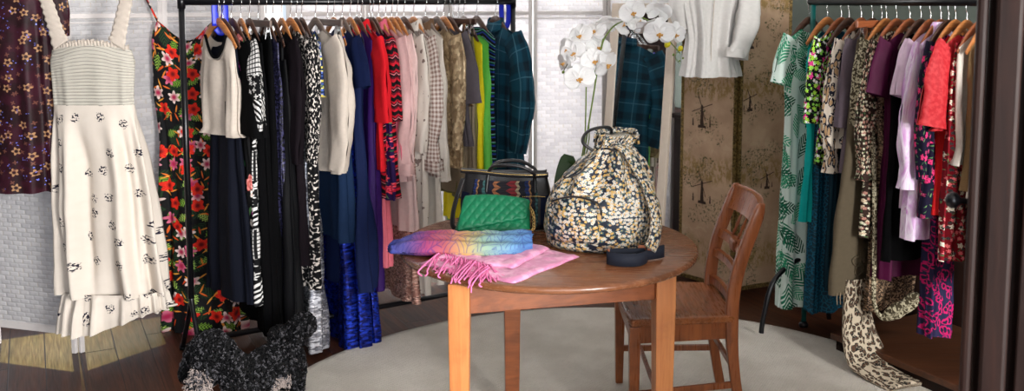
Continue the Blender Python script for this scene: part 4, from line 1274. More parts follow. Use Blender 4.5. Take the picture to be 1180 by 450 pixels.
# ---------------------------------------------------------------- garments facing the room
def mz(py, y): return at_y(CX, py, y).z
def hook_up(root, x0=0.0, z=.0, over=None):
    mb = MB()
    if over is not None:                      # wire runs up and bends over the top edge of the screen
        q = Vector(over[:3]) - root.location; bk = Vector(over[3:]).normalized() * .028
        pts = [(0, 0, -.01), (0, 0, .03), (q - bk) * .6 + Vector((0, 0, .01)), q - bk + Vector((0, 0, -.01)), q - bk * .9 + Vector((0, 0, .012)), q + Vector((0, 0, .016)), q + bk * .9 + Vector((0, 0, .012)), q + bk + Vector((0, 0, -.03))]
        mb.tube(path_smooth(pts, 5), .0022, 6); mb.build('hook', M['chrome'], root)
        return
    pts = [(x0, 0, z - .02), (x0, 0, z + .06), (x0 + .006, .0, z + .075)]
    for a in range(-60, 200, 20):
        an = math.radians(a); pts.append((x0 + .02 * math.cos(an), 0, z + .095 + .02 * math.sin(an)))
    mb.tube(path_smooth(pts, 3), .002, 6); mb.build('hook', M['chrome'], root)

def bar_hanger(loc, hw, label, mat='hanger_brown', droop=.05, rz=0.0, over=None):
    root = thing('clothes_hanger', label, 'clothes hanger', loc, rz)
    mb = MB()
    pts = path_smooth([(-hw, 0, -droop), (-hw * .5, 0, -droop * .4), (0, 0, 0), (hw * .5, 0, -droop * .4), (hw, 0, -droop)], 6)
    mb.tube(pts, [.012 + .004 * math.sin(PI * i / (len(pts) - 1)) for i in range(len(pts))], 10, flat=(.5, 1.0))
    mb.build('shoulder_bar', M[mat], root); hook_up(root, over=over)
    return root

# --- cream smocked sun dress on the hinge of the left screen
def sun_dress():
    Y = 4.03
    cx0 = at_y(106, 60, Y).x
    zt, zw = mz(50, Y), mz(121, Y)
    root = thing('sun_dress', 'long cream sundress with smocked bodice and tiny dark sprigs hanging on the white screen', 'dress', (cx0, Y, 0))
    mb = MB()
    ctrl = [(zt, .172, .030), (zt - .05, .180, .050), (zw + .05, .172, .045), (zw, .172, .040)]
    cloth_body(mb, zt, zw, ctrl, 60, 72, 9, .003, 3, drop=.03, nw=.11, nd=-.012, wr=.003)
    # elastic ridges
    for i, v in enumerate(mb.v):
        mb.v[i] = (v[0], v[1] * (1 + .05 * math.sin(v[2] * 2 * PI / .0143)), v[2])
    mb.build('smocked_bodice', M['smocked_cotton'], root)
    mb = MB()
    zh = mz(336, Y)
    def cxf(z): return lerp(0, .060, clamp((zw - z) / (zw - zh)))
    ctrl = [(zw + .004, .174, .044), (zw - .10, .186, .058), (zw - .5, .208, .075), (zh, .218, .085)]
    cloth_body(mb, zw + .004, zh, ctrl, 60, 110, 7, .026, 5, drop=0, nw=0, cxf=cxf, grow=.3, wr=.006)
    mb.build('skirt', M['sprig_cotton'], root)
    mb = MB()
    zb_ = mz(368, Y)
    ctrl = [(zh + .012, .221, .088), (zh - .03, .226, .094), (zb_, .238, .108)]
    cloth_body(mb, zh + .012, zb_, ctrl, 18, 150, 17, .013, 8, drop=0, nw=0, cxf=lambda z: .06, grow=.1, wr=.008,
               hemf=lambda u, th: .105 * smooth(-.16, .25, u) - .045)
    for i, v in enumerate(mb.v):   # follow the slanted hem at its top as well
        pass
    mb.build('ruffle', M['sprig_cotton'], root)
    for s, px0, px1, in ((-1, 70, 46), (1, 134, 150)):
        a = at_y(px0, 52, Y - .03); b = at_y(px1, -22, Y - .004)
        sm = MB()
        nv = 40
        def fn(i, j):
            t = j / nv
            p = a.lerp(b, t); wd = lerp(.034, .026, t)
            off = lerp(-wd, wd, i / 8)
            edge = abs(i - 4) / 4
            return Vector((p.x - cx0 + off, p.y - Y - .004 * math.sin(PI * i / 8) + .006 * edge ** 3 * math.sin(t * 60 + i), p.z - (.02 * (off / .03) * s if t < .2 else 0) * (1 - t * 5 if t < .2 else 0))), (off, t * .3)
        sm.grid(fn, 8, nv)
        sm.build('strap', M['cream'], root, solid=.004)
    top = MB()   # frilled top edge
    def fe(i, j):
        u = lerp(-.165, .165, i / 80)
        return Vector((u, -.034 + .03 * (abs(u) / .165) ** 2.5 - .006 * math.sin(i * 1.9) * j, zt - .010 + j * .014 + .004 * math.sin(i * 1.3) - .03 * (abs(u) / .172) ** 1.6)), (u, j * .02)
    top.grid(fe, 80, 2); top.build('frill', M['cream'], root, solid=.003)
    bar_hanger((cx0 - .01, Y, mz(-30, Y)), .215, 'brown wooden hanger above the cream sundress, only its right tip in view', 'hanger_red', .05, over=(-1.972, 4.150, 1.83, .2, 1, 0))
sun_dress()

# --- tropical slip dress behind the left upright
def slip_dress():
    Y = 4.45
    cx0 = at_y(216, 60, Y).x
    root = thing('slip_dress', 'long black slip dress printed with tropical flowers hanging behind the left rail upright', 'dress', (cx0, Y, 0))
    zt = mz(44, Y); zh = mz(386, Y)
    mb = MB()
    ctrl = [(zt, .135, .018), (zt - .06, .165, .045), (zt - .22, .168, .05), (zt - .45, .150, .05), (zh, .20, .055)]
    rings = cloth_body(mb, zt, zh, ctrl, 64, 90, 6, .016, 2, drop=-.085, nw=.10, nd=.025, wr=.004, grow=.5, cxf=lambda z: lerp(-.005, .035, clamp((zt - z) / 1.3)))
    mb.build('dress_body', M['tropical_print'], root)
    for (px0, py0, px1, py1) in ((182, 25, 165, -8), (244, 38, 266, -2)):
        a = at_y(px0, py0, Y - .01); b = at_y(px1, py1, Y)
        sm = MB(); sm.tube(path_smooth([a - Vector((cx0, Y, 0)), a.lerp(b, .5) - Vector((cx0, Y, 0)), b - Vector((cx0, Y, 0))], 5), .010, 6, flat=(1, .3))
        sm.build('strap', M['tropical_print'], root)
    c = at_y(216, -12, Y)
    bar_hanger((c.x, Y, c.z), .215, 'dark brown hanger holding the tropical flower slip dress', 'hanger_brown', .03, over=(-1.515, 4.652, 1.83, -.5, .85, 0))
slip_dress()

# --- burgundy brocade dress at the left edge
def burgundy():
    Y = 4.05
    cx0 = at_y(6, 60, Y).x
    root = thing('tunic_dress', 'dark burgundy dress with small gold flowers hanging at the left edge', 'dress', (cx0, Y, 0))
    zh = mz(219, Y)
    mb = MB()
    ctrl = [(1.78, .17, .02), (1.6, .20, .05), (1.3, .205, .06), (zh, .222, .07)]
    cloth_body(mb, 1.78, zh, ctrl, 50, 90, 6, .018, 4, drop=.06, nw=.08, nd=.05, wr=.004, grow=.4)
    mb.build('dress_body', M['burgundy_print'], root)
    for s in (-1, 1):
        sm = MB(); sleeve_tube(sm, [(s * .15, .01, 1.70), (s * .20, .03, 1.60), (s * .205, .045, 1.45)], [(.07, .02), (.06, .03), (.055, .03)], 4 + s)
        sm.build('sleeve', M['burgundy_print'], root)
    bar_hanger((cx0, Y, 1.81), .19, 'hanger carrying the burgundy gold flower dress', 'hanger_brown', .07, over=(-2.21, 4.198, 1.83, .25, 1, 0))
burgundy()

# --- white peplum blouse on the wallpapered screen
def white_blouse():
    Y = 4.80
    cx0 = at_y(822, 30, Y).x
    root = thing('peplum_blouse', 'white cotton blouse with full sleeve hanging on the wallpaper screen', 'blouse', (cx0, Y, 0), math.radians(8))
    zh = mz(88, Y); zwst = mz(46, Y)
    mb = MB()
    ctrl = [(1.86, .17, .02), (1.72, .18, .05), (zwst, .115, .045), (zh + .08, .125, .06), (zh, .14, .07)]
    cloth_body(mb, 1.86, zh, ctrl, 54, 90, 7, .016, 6, drop=.06, nw=.07, nd=.05, wr=.006, grow=.5, cxf=lambda z: -.01)
    mb.build('blouse_body', M['white_cotton'], root)
    pk = MB(); pk.tube([(-.012, -.05, 1.80), (-.02, -.062, 1.6), (-.028, -.055, zwst), (-.04, -.082, zh + .01)], .0035, 6, flat=(1, .5)); pk.build('placket', M['cream'], root)
    for s in (-1, 1):
        sm = MB()
        pts = [(s * .14, -.005, 1.78), (s * .17, -.035, 1.66), (s * .155, -.07, 1.50), (s * .115, -.09, mz(52, Y)), (s * .095, -.092, mz(62, Y))] if s > 0 else \
              [(s * .14, .0, 1.78), (s * .165, .01, 1.66), (s * .16, .02, 1.52), (s * .15, .02, 1.46)]
        sleeve_tube(sm, pts, [(.06, .03), (.062, .045), (.066, .05), (.050, .042), (.052, .04)], 11 + s, wr=.008)
        so_ = sm.build('sleeve', M['white_cotton'], root)
        if s > 0:
            e = pts[-1]; cm = MB()
            sleeve_tube(cm, [(e[0] + .004, e[1], e[2] + .03), (e[0], e[1], e[2] + .005), (e[0] - .004, e[1] - .003, e[2] - .02)], [(.050, .042), (.055, .045), (.056, .046)], 2, wr=.002)
            cm.build('cuff', M['white_cotton'], so_, solid=.003)
    bar_hanger((cx0, Y, 1.90), .16, 'hanger carrying the white peplum blouse', 'hanger_wood', .06, over=(1.09, 5.031, 1.95, .78, .62, 0))
white_blouse()

# --- draped pieces at the foot of the right rail
def draped():
    # leopard scarf trailing onto the rug
    P_ = [at_y(986, 320, 4.0), at_y(987, 350, 3.99), at_y(990, 385, 3.97), at_z(998, 414, .055), at_z(1010, 428, .03), at_z(1026, 440, .018), at_z(1040, 449, .012)]
    mb = MB()
    pts = path_smooth(P_, 8); n = len(pts) - 1
    N = 40
    rings = []
    L = 0
    for i, p in enumerate(pts):
        t = i / n
        tg = (pts[min(i + 1, n)] - pts[max(i - 1, 0)]).normalized()
        side = Vector((.90, .42, 0)); side = (side - tg * side.dot(tg)).normalized()
        up = side.cross(tg).normalized()
        if i: L += (pts[i] - pts[i - 1]).length
        wd = lerp(.060, .125, smooth(0, .6, t)); th_ = lerp(.022, .016, t)
        row = []
        for j in range(N + 1):
            a = 2 * PI * j / N
            f_ = .012 * math.sin(5 * a + L * 6) + .010 * nz(a * 1.5, L * 9)
            c = p + side * (math.cos(a) * wd + wd * .45 * smooth(.2, 1, t)) + up * (math.sin(a) * (th_ + abs(f_)) )
            c.z = max(c.z, .0165)
            row.append(mb.add(c, (j / N * .42, L)))
        rings.append(row)
    for a, b in zip(rings, rings[1:]):
        for j in range(N): mb.face((a[j], a[j + 1], b[j + 1], b[j]))
    mb.face(rings[-1][:-1])
    o = mb.build('leopard_scarf', M['tan_leopard'])
    tag(o, 'tan leopard print scarf hanging from the right rail and trailing onto the rug', 'scarf')
    # long gold belt / scarf looping to the right
    pts = path_smooth([at_y(1006, 150, 3.93), at_y(1008, 250, 3.90), at_y(1007, 330, 3.88), at_y(1008, 352, 3.87), at_y(1016, 364, 3.86), at_y(1030, 360, 3.84), at_y(1046, 350, 3.82), at_y(1062, 339, 3.80)], 8)
    mb = MB(); n = len(pts); rs = []
    for i in range(n):
        t = i / (n - 1); rs.append(lerp(.010, .030, smooth(.5, .72, t)) * (1 - .75 * smooth(.9, 1, t)))
    b0 = len(mb.v)
    mb.tube(pts, rs, 12, flat=(.45, 1.0))
    for i, v in enumerate(mb.v):
        mb.v[i] = (v[0], v[1] + .006 * nz(v[0] * 40, v[2] * 40), v[2] + .008 * nz(v[0] * 30, v[2] * 30, 4))
    o = mb.build('gold_scarf', M['gold_snake']); tag(o, 'narrow gold crinkled scarf looping out below the right rail skirts', 'scarf')
    # bronze sequin piece under the maroon dress
    p = rail_at(1040, R2A, R2B)
    garment('dress', 'bronze sequin dress whose hem shows under the maroon dress', 'dress', p, ANG2, 'bronze_sequin', 1.6 - at_y(1018, 358, p.y - .06).z, None, seed=5, sh=.13, w=.13, hemw=.14, t=.012, strap=True)
    # suede flower on the olive skirt
draped()
# ---------------------------------------------------------------- three legged round table
TC = Vector((.128, 3.245, 0)); TR = .525; TZ = .75
LEGS = [at_z(530, 352, .68) , at_z(771, 335, .68), at_z(588, 376, .605)]
def table():
    root = thing('round_table', 'round dark wooden cricket table with three square legs on the cream rug', 'table', (TC.x, TC.y, 0))
    mb = MB()
    mb.lathe([(.001, TZ - .026), (TR - .05, TZ - .026), (TR - .012, TZ - .025), (TR - .003, TZ - .020), (TR, TZ - .012), (TR - .003, TZ - .004), (TR - .010, TZ), (.001, TZ)], 128)
    mb.build('tabletop', M['top_wood'], root, smooth_=True, bevel=0)
    L = [Vector((-.166, 2.87, 0)), Vector((.505, 3.03, 0)), Vector((.0, 3.52, 0))]
    cen = (L[0] + L[1] + L[2]) / 3
    for k, p in enumerate(L):
        d = (cen - p).normalized(); ang = math.atan2(d.y, d.x) + PI / 2
        ang = [-.03, .12, .06][k]
        mb = MB(); s0, s1 = .0335, .0265
        rings = []
        for z, s in ((.0135, s1), (.35, .030), (.60, s0), (TZ - .0265, s0)):
            rz = Matrix.Rotation(ang, 3, 'Z')
            rings.append([mb.add(p - TC + rz @ Vector((sx * s, sy * s, z)), (sx, z)) for sx, sy in ((-1, -1), (1, -1), (1, 1), (-1, 1))])
        for a, b in zip(rings, rings[1:]):
            for i in range(4): mb.face((a[i], a[(i + 1) % 4], b[(i + 1) % 4], b[i]))
        mb.face(rings[0][::-1]); mb.face(rings[-1])
        mb.build('leg', M['lit_leg_wood'] if k < 2 else M['table_wood'], root, smooth_=False, bevel=.003)  # light and shade put into the wood: front legs lighter, rear leg darker
    for i in range(3):
        a, b = L[i], L[(i + 1) % 3]
        d = (b - a); ln = d.length; d.normalize(); nrm = Vector((d.y, -d.x, 0))
        rz = Matrix.Rotation(math.atan2(d.y, d.x), 3, 'Z')
        mb = MB(); mb.box((a + b) / 2 - TC + Vector((0, 0, TZ - .0265 - .052)), (ln - .062, .022, .104), rot=rz)
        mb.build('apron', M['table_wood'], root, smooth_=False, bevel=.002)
table()

# ---------------------------------------------------------------- chair facing the table
def chair():
    root = thing('wooden_chair', 'antique brown wooden chair with spindle back pulled up beside the table', 'chair', (.62, 3.55, 0))
    # local: -x is front
    SH = .45
    fx, rx = -.185, .19; fw, rw = .245, .188
    mb = MB()   # dished seat
    nu, nv = 24, 24
    def fn(z0, dish):
        def f_(i, j):
            s = i / nu; x = lerp(fx - .012, rx + .018, s); w = lerp(fw + .012, rw + .016, s); t = j / nv * 2 - 1
            r = 1
            y = t * w
            if s < .06: x += .012 * abs(t) ** 6
            dz = -dish * max(0, 1 - (t * 1.1) ** 2) * math.sin(PI * clamp(s * .95 + .05)) if dish else 0
            return Vector((x, y, z0 + dz)), (x, y)
        return f_
    a = mb.grid(fn(SH, .012), nu, nv); b = mb.grid(fn(SH - .028, 0), nu, nv, flip=True)
    def vid(base, i, j): return base + j * (nu + 1) + i
    for i in range(nu):
        mb.face((vid(a, i + 1, 0), vid(a, i, 0), vid(b, i, 0), vid(b, i + 1, 0))); mb.face((vid(a, i, nv), vid(a, i + 1, nv), vid(b, i + 1, nv), vid(b, i, nv)))
    for j in range(nv):
        mb.face((vid(a, 0, j), vid(a, 0, j + 1), vid(b, 0, j + 1), vid(b, 0, j))); mb.face((vid(a, nu, j + 1), vid(a, nu, j), vid(b, nu, j), vid(b, nu, j + 1)))
    mb.build('seat', M['seat_wood'], root, smooth_=True, bevel=.006, seg=3)
    mb = MB()
    for s in (-1, 1):
        d = Vector((rx - fx, s * (rw - fw), 0)); ln = d.length; ang = math.atan2(d.y, d.x)
        mb.box(((fx + rx) / 2, s * ((fw + rw) / 2 - .012), SH - .062), (ln - .03, .020, .068), rot=Matrix.Rotation(ang, 3, 'Z'))
    mb.box((fx + .012, 0, SH - .062), (.02, fw * 2 - .04, .068)); mb.box((rx, 0, SH - .062), (.02, rw * 2 - .03, .068))
    mb.build('seat_rail', M['chair_wood'], root, smooth_=False, bevel=.003)
    for s in (-1, 1):
        mb = MB()
        x, y = fx + .014, s * (fw - .014)
        rings = []
        for z, hs in ((.0135, .015), (.2, .018), (SH - .029, .021)):
            rings.append([mb.add((x + sx * hs, y + sy * hs, z), (sx, z)) for sx, sy in ((-1, -1), (1, -1), (1, 1), (-1, 1))])
        for a_, b_ in zip(rings, rings[1:]):
            for i in range(4): mb.face((a_[i], a_[(i + 1) % 4], b_[(i + 1) % 4], b_[i]))
        mb.face(rings[0][::-1]); mb.face(rings[-1])
        mb.build('front_leg', M['chair_wood'], root, smooth_=False, bevel=.003)
    # rear posts: curved sabre, foot kicks back, top leans back
    def post_x(z):
        return rx + .004 + .10 * smooth(.45, 1.0, z / .87 * 1.0) * ((max(z - SH, 0)) / .42) ** .9 + .055 * (max(SH - .05 - z, 0) / .4) ** 1.6
    for s in (-1, 1):
        mb = MB(); y = s * (rw + .002)
        rings = []
        for k in range(29):
            z = lerp(.0135, .868, k / 28)
            hx = lerp(.019, .0235, smooth(.2, .45, z)) * (1 - .15 * smooth(.75, .87, z)); hy = .015
            if k >= 26: hx *= (1, .93, .6)[k - 26]; hy *= (1, .9, .6)[k - 26]
            x = post_x(z)
            rings.append([mb.add((x + sx * hx, y + sy * hy, z), (sx, z)) for sx, sy in ((-1, -1), (1, -1), (1, 1), (-1, 1))])
        for a_, b_ in zip(rings, rings[1:]):
            for i in range(4): mb.face((a_[i], a_[(i + 1) % 4], b_[(i + 1) % 4], b_[i]))
        mb.face(rings[0][::-1]); mb.face(rings[-1])
        mb.build('rear_post', M['chair_wood'], root, smooth_=True, bevel=.005, seg=3)
    def slat(name, z0, z1, bow, th, arch=0.0, mat='chair_wood'):
        mb = MB(); nu, nv = 20, 6
        W_ = rw - .010
        def face(off):
            def f_(i, j):
                t = i / nu * 2 - 1
                z = lerp(z0, z1, j / nv) + arch * (1 - t * t)
                return Vector((post_x(z) + bow * (1 - t * t) + off, t * W_, z)), (t * W_, z)
            return f_
        a = mb.grid(face(-th / 2), nu, nv); b = mb.grid(face(th / 2), nu, nv, flip=True)
        def vid(base, i, j): return base + j * (nu + 1) + i
        for i in range(nu):
            mb.face((vid(a, i, 0), vid(a, i + 1, 0), vid(b, i + 1, 0), vid(b, i, 0))); mb.face((vid(a, i + 1, nv), vid(a, i, nv), vid(b, i, nv), vid(b, i + 1, nv)))
        for j in range(nv):
            mb.face((vid(a, 0, j + 1), vid(a, 0, j), vid(b, 0, j), vid(b, 0, j + 1))); mb.face((vid(a, nu, j), vid(a, nu, j + 1), vid(b, nu, j + 1), vid(b, nu, j)))
        return mb.build(name, M[mat], root, smooth_=True, bevel=.004)
    slat('crest_rail', .775, .862, .030, .018)
    slat('cross_rail', .655, .683, .022, .016)
    c_ = MB(); c_.box((post_x(.668) + .012, 0, .662), (.02, .07, .045)); c_.build('carved_block', M['chair_wood'], root, smooth_=False, bevel=.008)
    slat('cross_rail', .575, .600, .020, .015, .004)
    slat('lower_slat', .462, .492, .016, .016, .006)
    for y in (-.07, 0, .07):
        mb = MB(); z0, z1 = .681, .778
        prof = [(.004, z0), (.005, z0 + .01), (.0075, z0 + .022), (.005, z0 + .032), (.0085, z0 + .05), (.006, z0 + .066), (.0045, z0 + .08), (.005, z1)]
        mb.lathe(prof, 12, (0, 0, 0))
        dx0 = post_x(z0) + .024 * (1 - (y / rw) ** 2); dx1 = post_x(z1) + .028 * (1 - (y / rw) ** 2)
        for i, v in enumerate(mb.v):
            t = (v[2] - z0) / (z1 - z0); mb.v[i] = (v[0] + lerp(dx0, dx1, t), v[1] + y, v[2])
        mb.build('spindle', M['chair_wood'], root)
    # stretchers
    def bar(a, b, w, h, name='stretcher'):
        a = Vector(a); b = Vector(b); d = b - a
        mb = MB(); q = d.to_track_quat('X', 'Z').to_matrix()
        mb.box((a + b) / 2, (d.length, w, h), rot=q); mb.build(name, M['chair_wood'], root, smooth_=False, bevel=.003)
    for s in (-1, 1):
        bar((fx + .028, s * (fw - .014), .16), (post_x(.16) - .012, s * rw, .18), .012, .026)
    bar((fx + .1, -fw + .035, .165), (fx + .1, fw - .035, .165), .014, .022)
    bar((post_x(.24), -rw + .01, .24), (post_x(.24), rw - .01, .24), .014, .024)
chair()
# ---------------------------------------------------------------- things on the table
def loft_axis(mb, fn, M_, N, m=0, closed_ends=True):
    """fn(i, th) -> (co, uv)"""
    rings = []
    for i in range(M_ + 1):
        rings.append([mb.add(*fn(i / M_, 2 * PI * j / N)) for j in range(N + 1)])
    for a, b in zip(rings, rings[1:]):
        for j in range(N): mb.face((a[j], a[j + 1], b[j + 1], b[j]), m)
    if closed_ends:
        mb.face(rings[0][:-1][::-1], m); mb.face(rings[-1][:-1], m)

def se(th, p): 
    return math.copysign(abs(math.cos(th)) ** p, math.cos(th)), math.copysign(abs(math.sin(th)) ** p, math.sin(th))

# --- floral backpack
def backpack():
    c = at_z(694, 292, TZ)
    root = thing('backpack', 'floral canvas backpack with navy webbing strap standing on the round table', 'backpack', (c.x, c.y + .085, TZ + .0015), math.radians(-12))
    Hh = .405
    prof = [(0.0, .160, .085, -.008), (.015, .180, .105, -.008), (.06, .190, .118, -.006), (.13, .188, .120, -.002), (.19, .172, .112, .004), (.24, .142, .098, .014), (.29, .104, .078, .026), (.330, .072, .056, .036), (.352, .054, .042, .042), (.375, .058, .042, .050), (.395, .060, .036, .060)]
    def fn(s, th):
        z = s * .395
        w, d, sx = interp(prof, z)
        cu, sv = se(th, .8)
        g = smooth(.12, .32, z)
        pl = 1 + .15 * g * math.sin(9 * th + .6) + .09 * g * math.sin(6 * th + 1) + .07 * nz(cu * 2.2, sv * 2.2, z * 9)
        pl += .015 * nz(cu * 6, sv * 6, z * 22)
        sag = -.012 * math.exp(-((z - .2) / .04) ** 2) * max(0, math.sin(th * 2 + .5))
        return (Vector((sx + w * cu * pl, d * sv * pl, z + .012 * nz(cu * 2, sv * 2, z * 8) * smooth(0, .05, z) + sag * .5)), (th / (2 * PI) * .95, z * 1.05))
    mb = MB(); loft_axis(mb, fn, 64, 110)
    mb.build('bag_body', M['ditsy_canvas'], root)
    # dark inside of the neck
    # flap folded over the back of the neck
    mb = MB()
    def ff(i, j):
        t = i / 24; v = j / 16
        a = lerp(PI * .98, PI * .02, t)      # behind
        r = lerp(.9, 1.18, v)
        x = .052 + .066 * math.cos(a) * r; y = .042 * math.sin(a) * r + .006
        z = .398 + .020 * math.sin(v * PI) - .035 * v * v + .006 * nz(t * 5, v * 4)
        return Vector((x, y, z)), (t * .25, v * .1)
    mb.grid(ff, 24, 16); mb.build('top_flap', M['ditsy_canvas'], root, solid=.006)
    # front pocket
    mb = MB()
    def fp(i, j):
        u = i / 30 * 2 - 1; v = j / 24
        z = .035 + v * .165
        bul = (1 - abs(u) ** 3.5) * (1 - abs(2 * v - 1) ** 4)
        x = -.075 + u * .088 * (1 - .12 * v)
        w, d, sx = interp(prof, z)
        q = clamp(1 - (abs((x - sx) / w)) ** (2 / .8), 0, 1) ** .4
        return Vector((x, -d * q * 1.0 - .030 * bul + .004, z)), (x + 1.3, z)
    mb.grid(fp, 30, 24); mb.build('front_pocket', M['ditsy_canvas'], root, solid=.004)
    def surf(x, z, off):
        w, d, sx = interp(prof, z)
        q = clamp(1 - (abs((x - sx) / w)) ** (2 / .8), 0, 1) ** .4
        return Vector((x, -d * q - off, z))
    z_ = MB(); pts = [surf(lerp(-.155, .01, t), .150 + .050 * math.sin(PI * (.16 + .62 * t)), .026) for t in [k / 18 for k in range(19)]]
    pts += [surf(.018, .165, .026), surf(.020, .145, .024)]
    z_.tube(pts, .0065, 8, flat=(1, .55)); zo = z_.build('zip_trim', M['leather'], root)
    # draw cord and carrying loop
    dc = MB(); pts = []
    for k in range(49):
        a = 2 * PI * k / 48; w, d, sx = interp(prof, .350)
        pts.append((sx + (w * 1.06 + .004) * math.cos(a), (d * 1.06 + .004) * math.sin(a), .350 + .004 * math.sin(6 * a)))
    dc.tube(pts, .004, 6, cap=False); dc.build('draw_cord', M['leather'], root)
    lp = MB(); lp.tube(path_smooth([(-.02, -.055, .345), (-.055, -.06, .375), (-.045, -.03, .405), (-.005, .0, .418), (.03, .03, .412), (.03, .05, .37)], 6), .0055, 8); lp.build('carry_loop', M['leather'], root)
    lp = MB(); lp.tube(path_smooth([(-.03, -.068, .335), (-.085, -.10, .285), (-.11, -.11, .26), (-.06, -.10, .275), (-.01, -.075, .325)], 6), .0032, 6); lp.build('draw_cord', M['leather'], root)
    # padded shoulder strap down the right side
    sm = MB()
    path = path_smooth([(.062, -.03, .365), (.095, -.05, .345), (.135, -.07, .29), (.172, -.085, .22), (.196, -.105, .15), (.196, -.13, .08), (.182, -.15, .040)], 7)
    n = len(path)
    sm.tube(path, [.030] * n, 12, flat=(1.0, .36)); so_ = sm.build('shoulder_strap', M['ditsy_canvas'], root)
    sm = MB()
    path = path_smooth([(.0, .045, .36), (-.01, .10, .33), (-.03, .135, .24), (-.05, .14, .12), (-.06, .12, .02)], 7)
    sm.tube(path, [.026] * len(path), 12, flat=(1.0, .30)); sm.build('shoulder_strap', M['ditsy_canvas'], root)
    # navy webbing coiled on the table
    wb = MB()
    cx_, cy_ = .105, -.175
    loop = [(.170, -.150, .026), (.172, -.185, .025), (.150, -.225, .024), (.10, -.240, .024), (.055, -.225, .024), (.050, -.195, .024), (.085, -.175, .024), (.14, -.165, .024), (.20, -.125, .024), (.225, -.10, .024)]
    path = path_smooth(loop, 7)
    rib = []
    for i, p in enumerate(path):
        rib.append(p)
    nP = len(path) - 1
    def fw_(i, j):
        p = path[i]; 
        return p + Vector((0, 0, (j / 2 - .5) * .042)), (i * .01, j * .02)
    wb.grid(fw_, nP, 2); wb.build('webbing_strap', M['navy_web'], root, solid=.004)
    bk = MB(); bk.box((.052, -.208, .024), (.008, .012, .05)); bk.build('buckle', M['hanger_red'], root, smooth_=False, bevel=.002)
    bk = MB(); bk.box((.168, -.148, .045), (.05, .010, .016)); bk.build('buckle', M['hanger_red'], root, smooth_=False, bevel=.002)
backpack()

# --- dark holdall with patterned front
def holdall():
    c = at_z(583, 264, TZ)
    root = thing('handbag', 'black leather handbag with woven striped panel standing behind the green clutch', 'handbag', (c.x, c.y + .055, TZ + .0015), math.radians(-6))
    HW, HD, HH = .172, .075, .205
    def shape(s, th):
        z = s * HH
        cu, sv = se(th, .55)
        w = HW * (1 - .10 * smooth(.45, 1, s)) * (1 - .06 * (1 - smooth(0, .12, s))); d = HD * lerp(1.0, .30, smooth(.30, 1.0, s)) * (1 - .12 * (1 - smooth(0, .12, s)))
        p = Vector((w * cu, d * sv, z + .010 * nz(cu * 2, sv * 2, 3) * smooth(0, .3, s) + .012 * cu * cu * s))
        p.y += .004 * nz(cu * 4, z * 20); return p
    mb = MB(); loft_axis(mb, lambda s, th: (shape(s, th), (th * .1, s * HH)), 30, 80)
    mb.build('bag_body', M['leather'], root)
    fp = MB()
    def fpan(i, j):
        u = lerp(-.62, .62, i / 24); s = lerp(.06, .86, j / 18)
        th = -PI / 2 + u
        return shape(s, th) * 1.0 + Vector((0, -.0035, 0)), (u * .16 + .3, s * HH)
    fp.grid(fpan, 24, 18); fp.build('woven_panel', M['ikat_weave'], root)
    for sx in (-1, 1):
        sp = MB()
        def fs(i, j):
            u = lerp(.70, 1.2, i / 8) * sx; s = lerp(.05, .62, j / 12); th = -PI / 2 + u
            return shape(s, th) + Vector((.002 * sx, -.003, 0)), (u * .16, s * HH)
        sp.grid(fs, 8, 12, flip=sx < 0); sp.build('side_patch', M['navy'], root)
    # zip flap along the top and studs
    tp = MB()
    path = path_smooth([(-.168, -.012, HH + .006), (-.09, -.02, HH + .004), (0, -.02, HH - .004), (.09, -.02, HH - .006), (.160, -.01, HH - .004)], 8)
    tp.tube(path, [.016] * len(path), 10, flat=(1.2, .6)); tp.build('zip_top', M['leather'], root)
    gz = MB(); gz.tube([p + Vector((0, -.018, .004)) for p in path], .0022, 6); gz.build('zip', M['gold_metal'], root)
    st = MB()
    for k in range(22):
        th = -PI / 2 + lerp(.2, .95, k / 21); p = shape(.60, th) + Vector((0, -.006, 0))
        st.lathe([(.0002, .0024), (.0024, .001), (.003, 0)], 8, p, cap=False)
    st.build('studs', M['gold_metal'], root)
    for y0, lean in ((-.03, -.055), (.03, .05)):
        hd = MB()
        hd.tube(path_smooth([(-.070, y0 * 1.5, HH * .66), (-.064, y0, HH * .95), (-.052, lean * .6, HH + .022), (-.012, lean, HH + .036), (.055, lean, HH + .034), (.106, lean * .8, HH + .008), (.112, y0, HH * .9), (.115, y0 * 1.5, HH * .66)], 8), .0065, 8)
        hd.build('handle', M['leather'], root)
    sd = MB(); sd.tube(path_smooth([(-.160, -.03, HH * .9), (-.178, -.06, HH * .6), (-.19, -.085, .06), (-.185, -.10, .012), (-.13, -.11, .008)], 7), .011, 8, flat=(1, .4)); sd.build('shoulder_strap', M['leather'], root)
holdall()

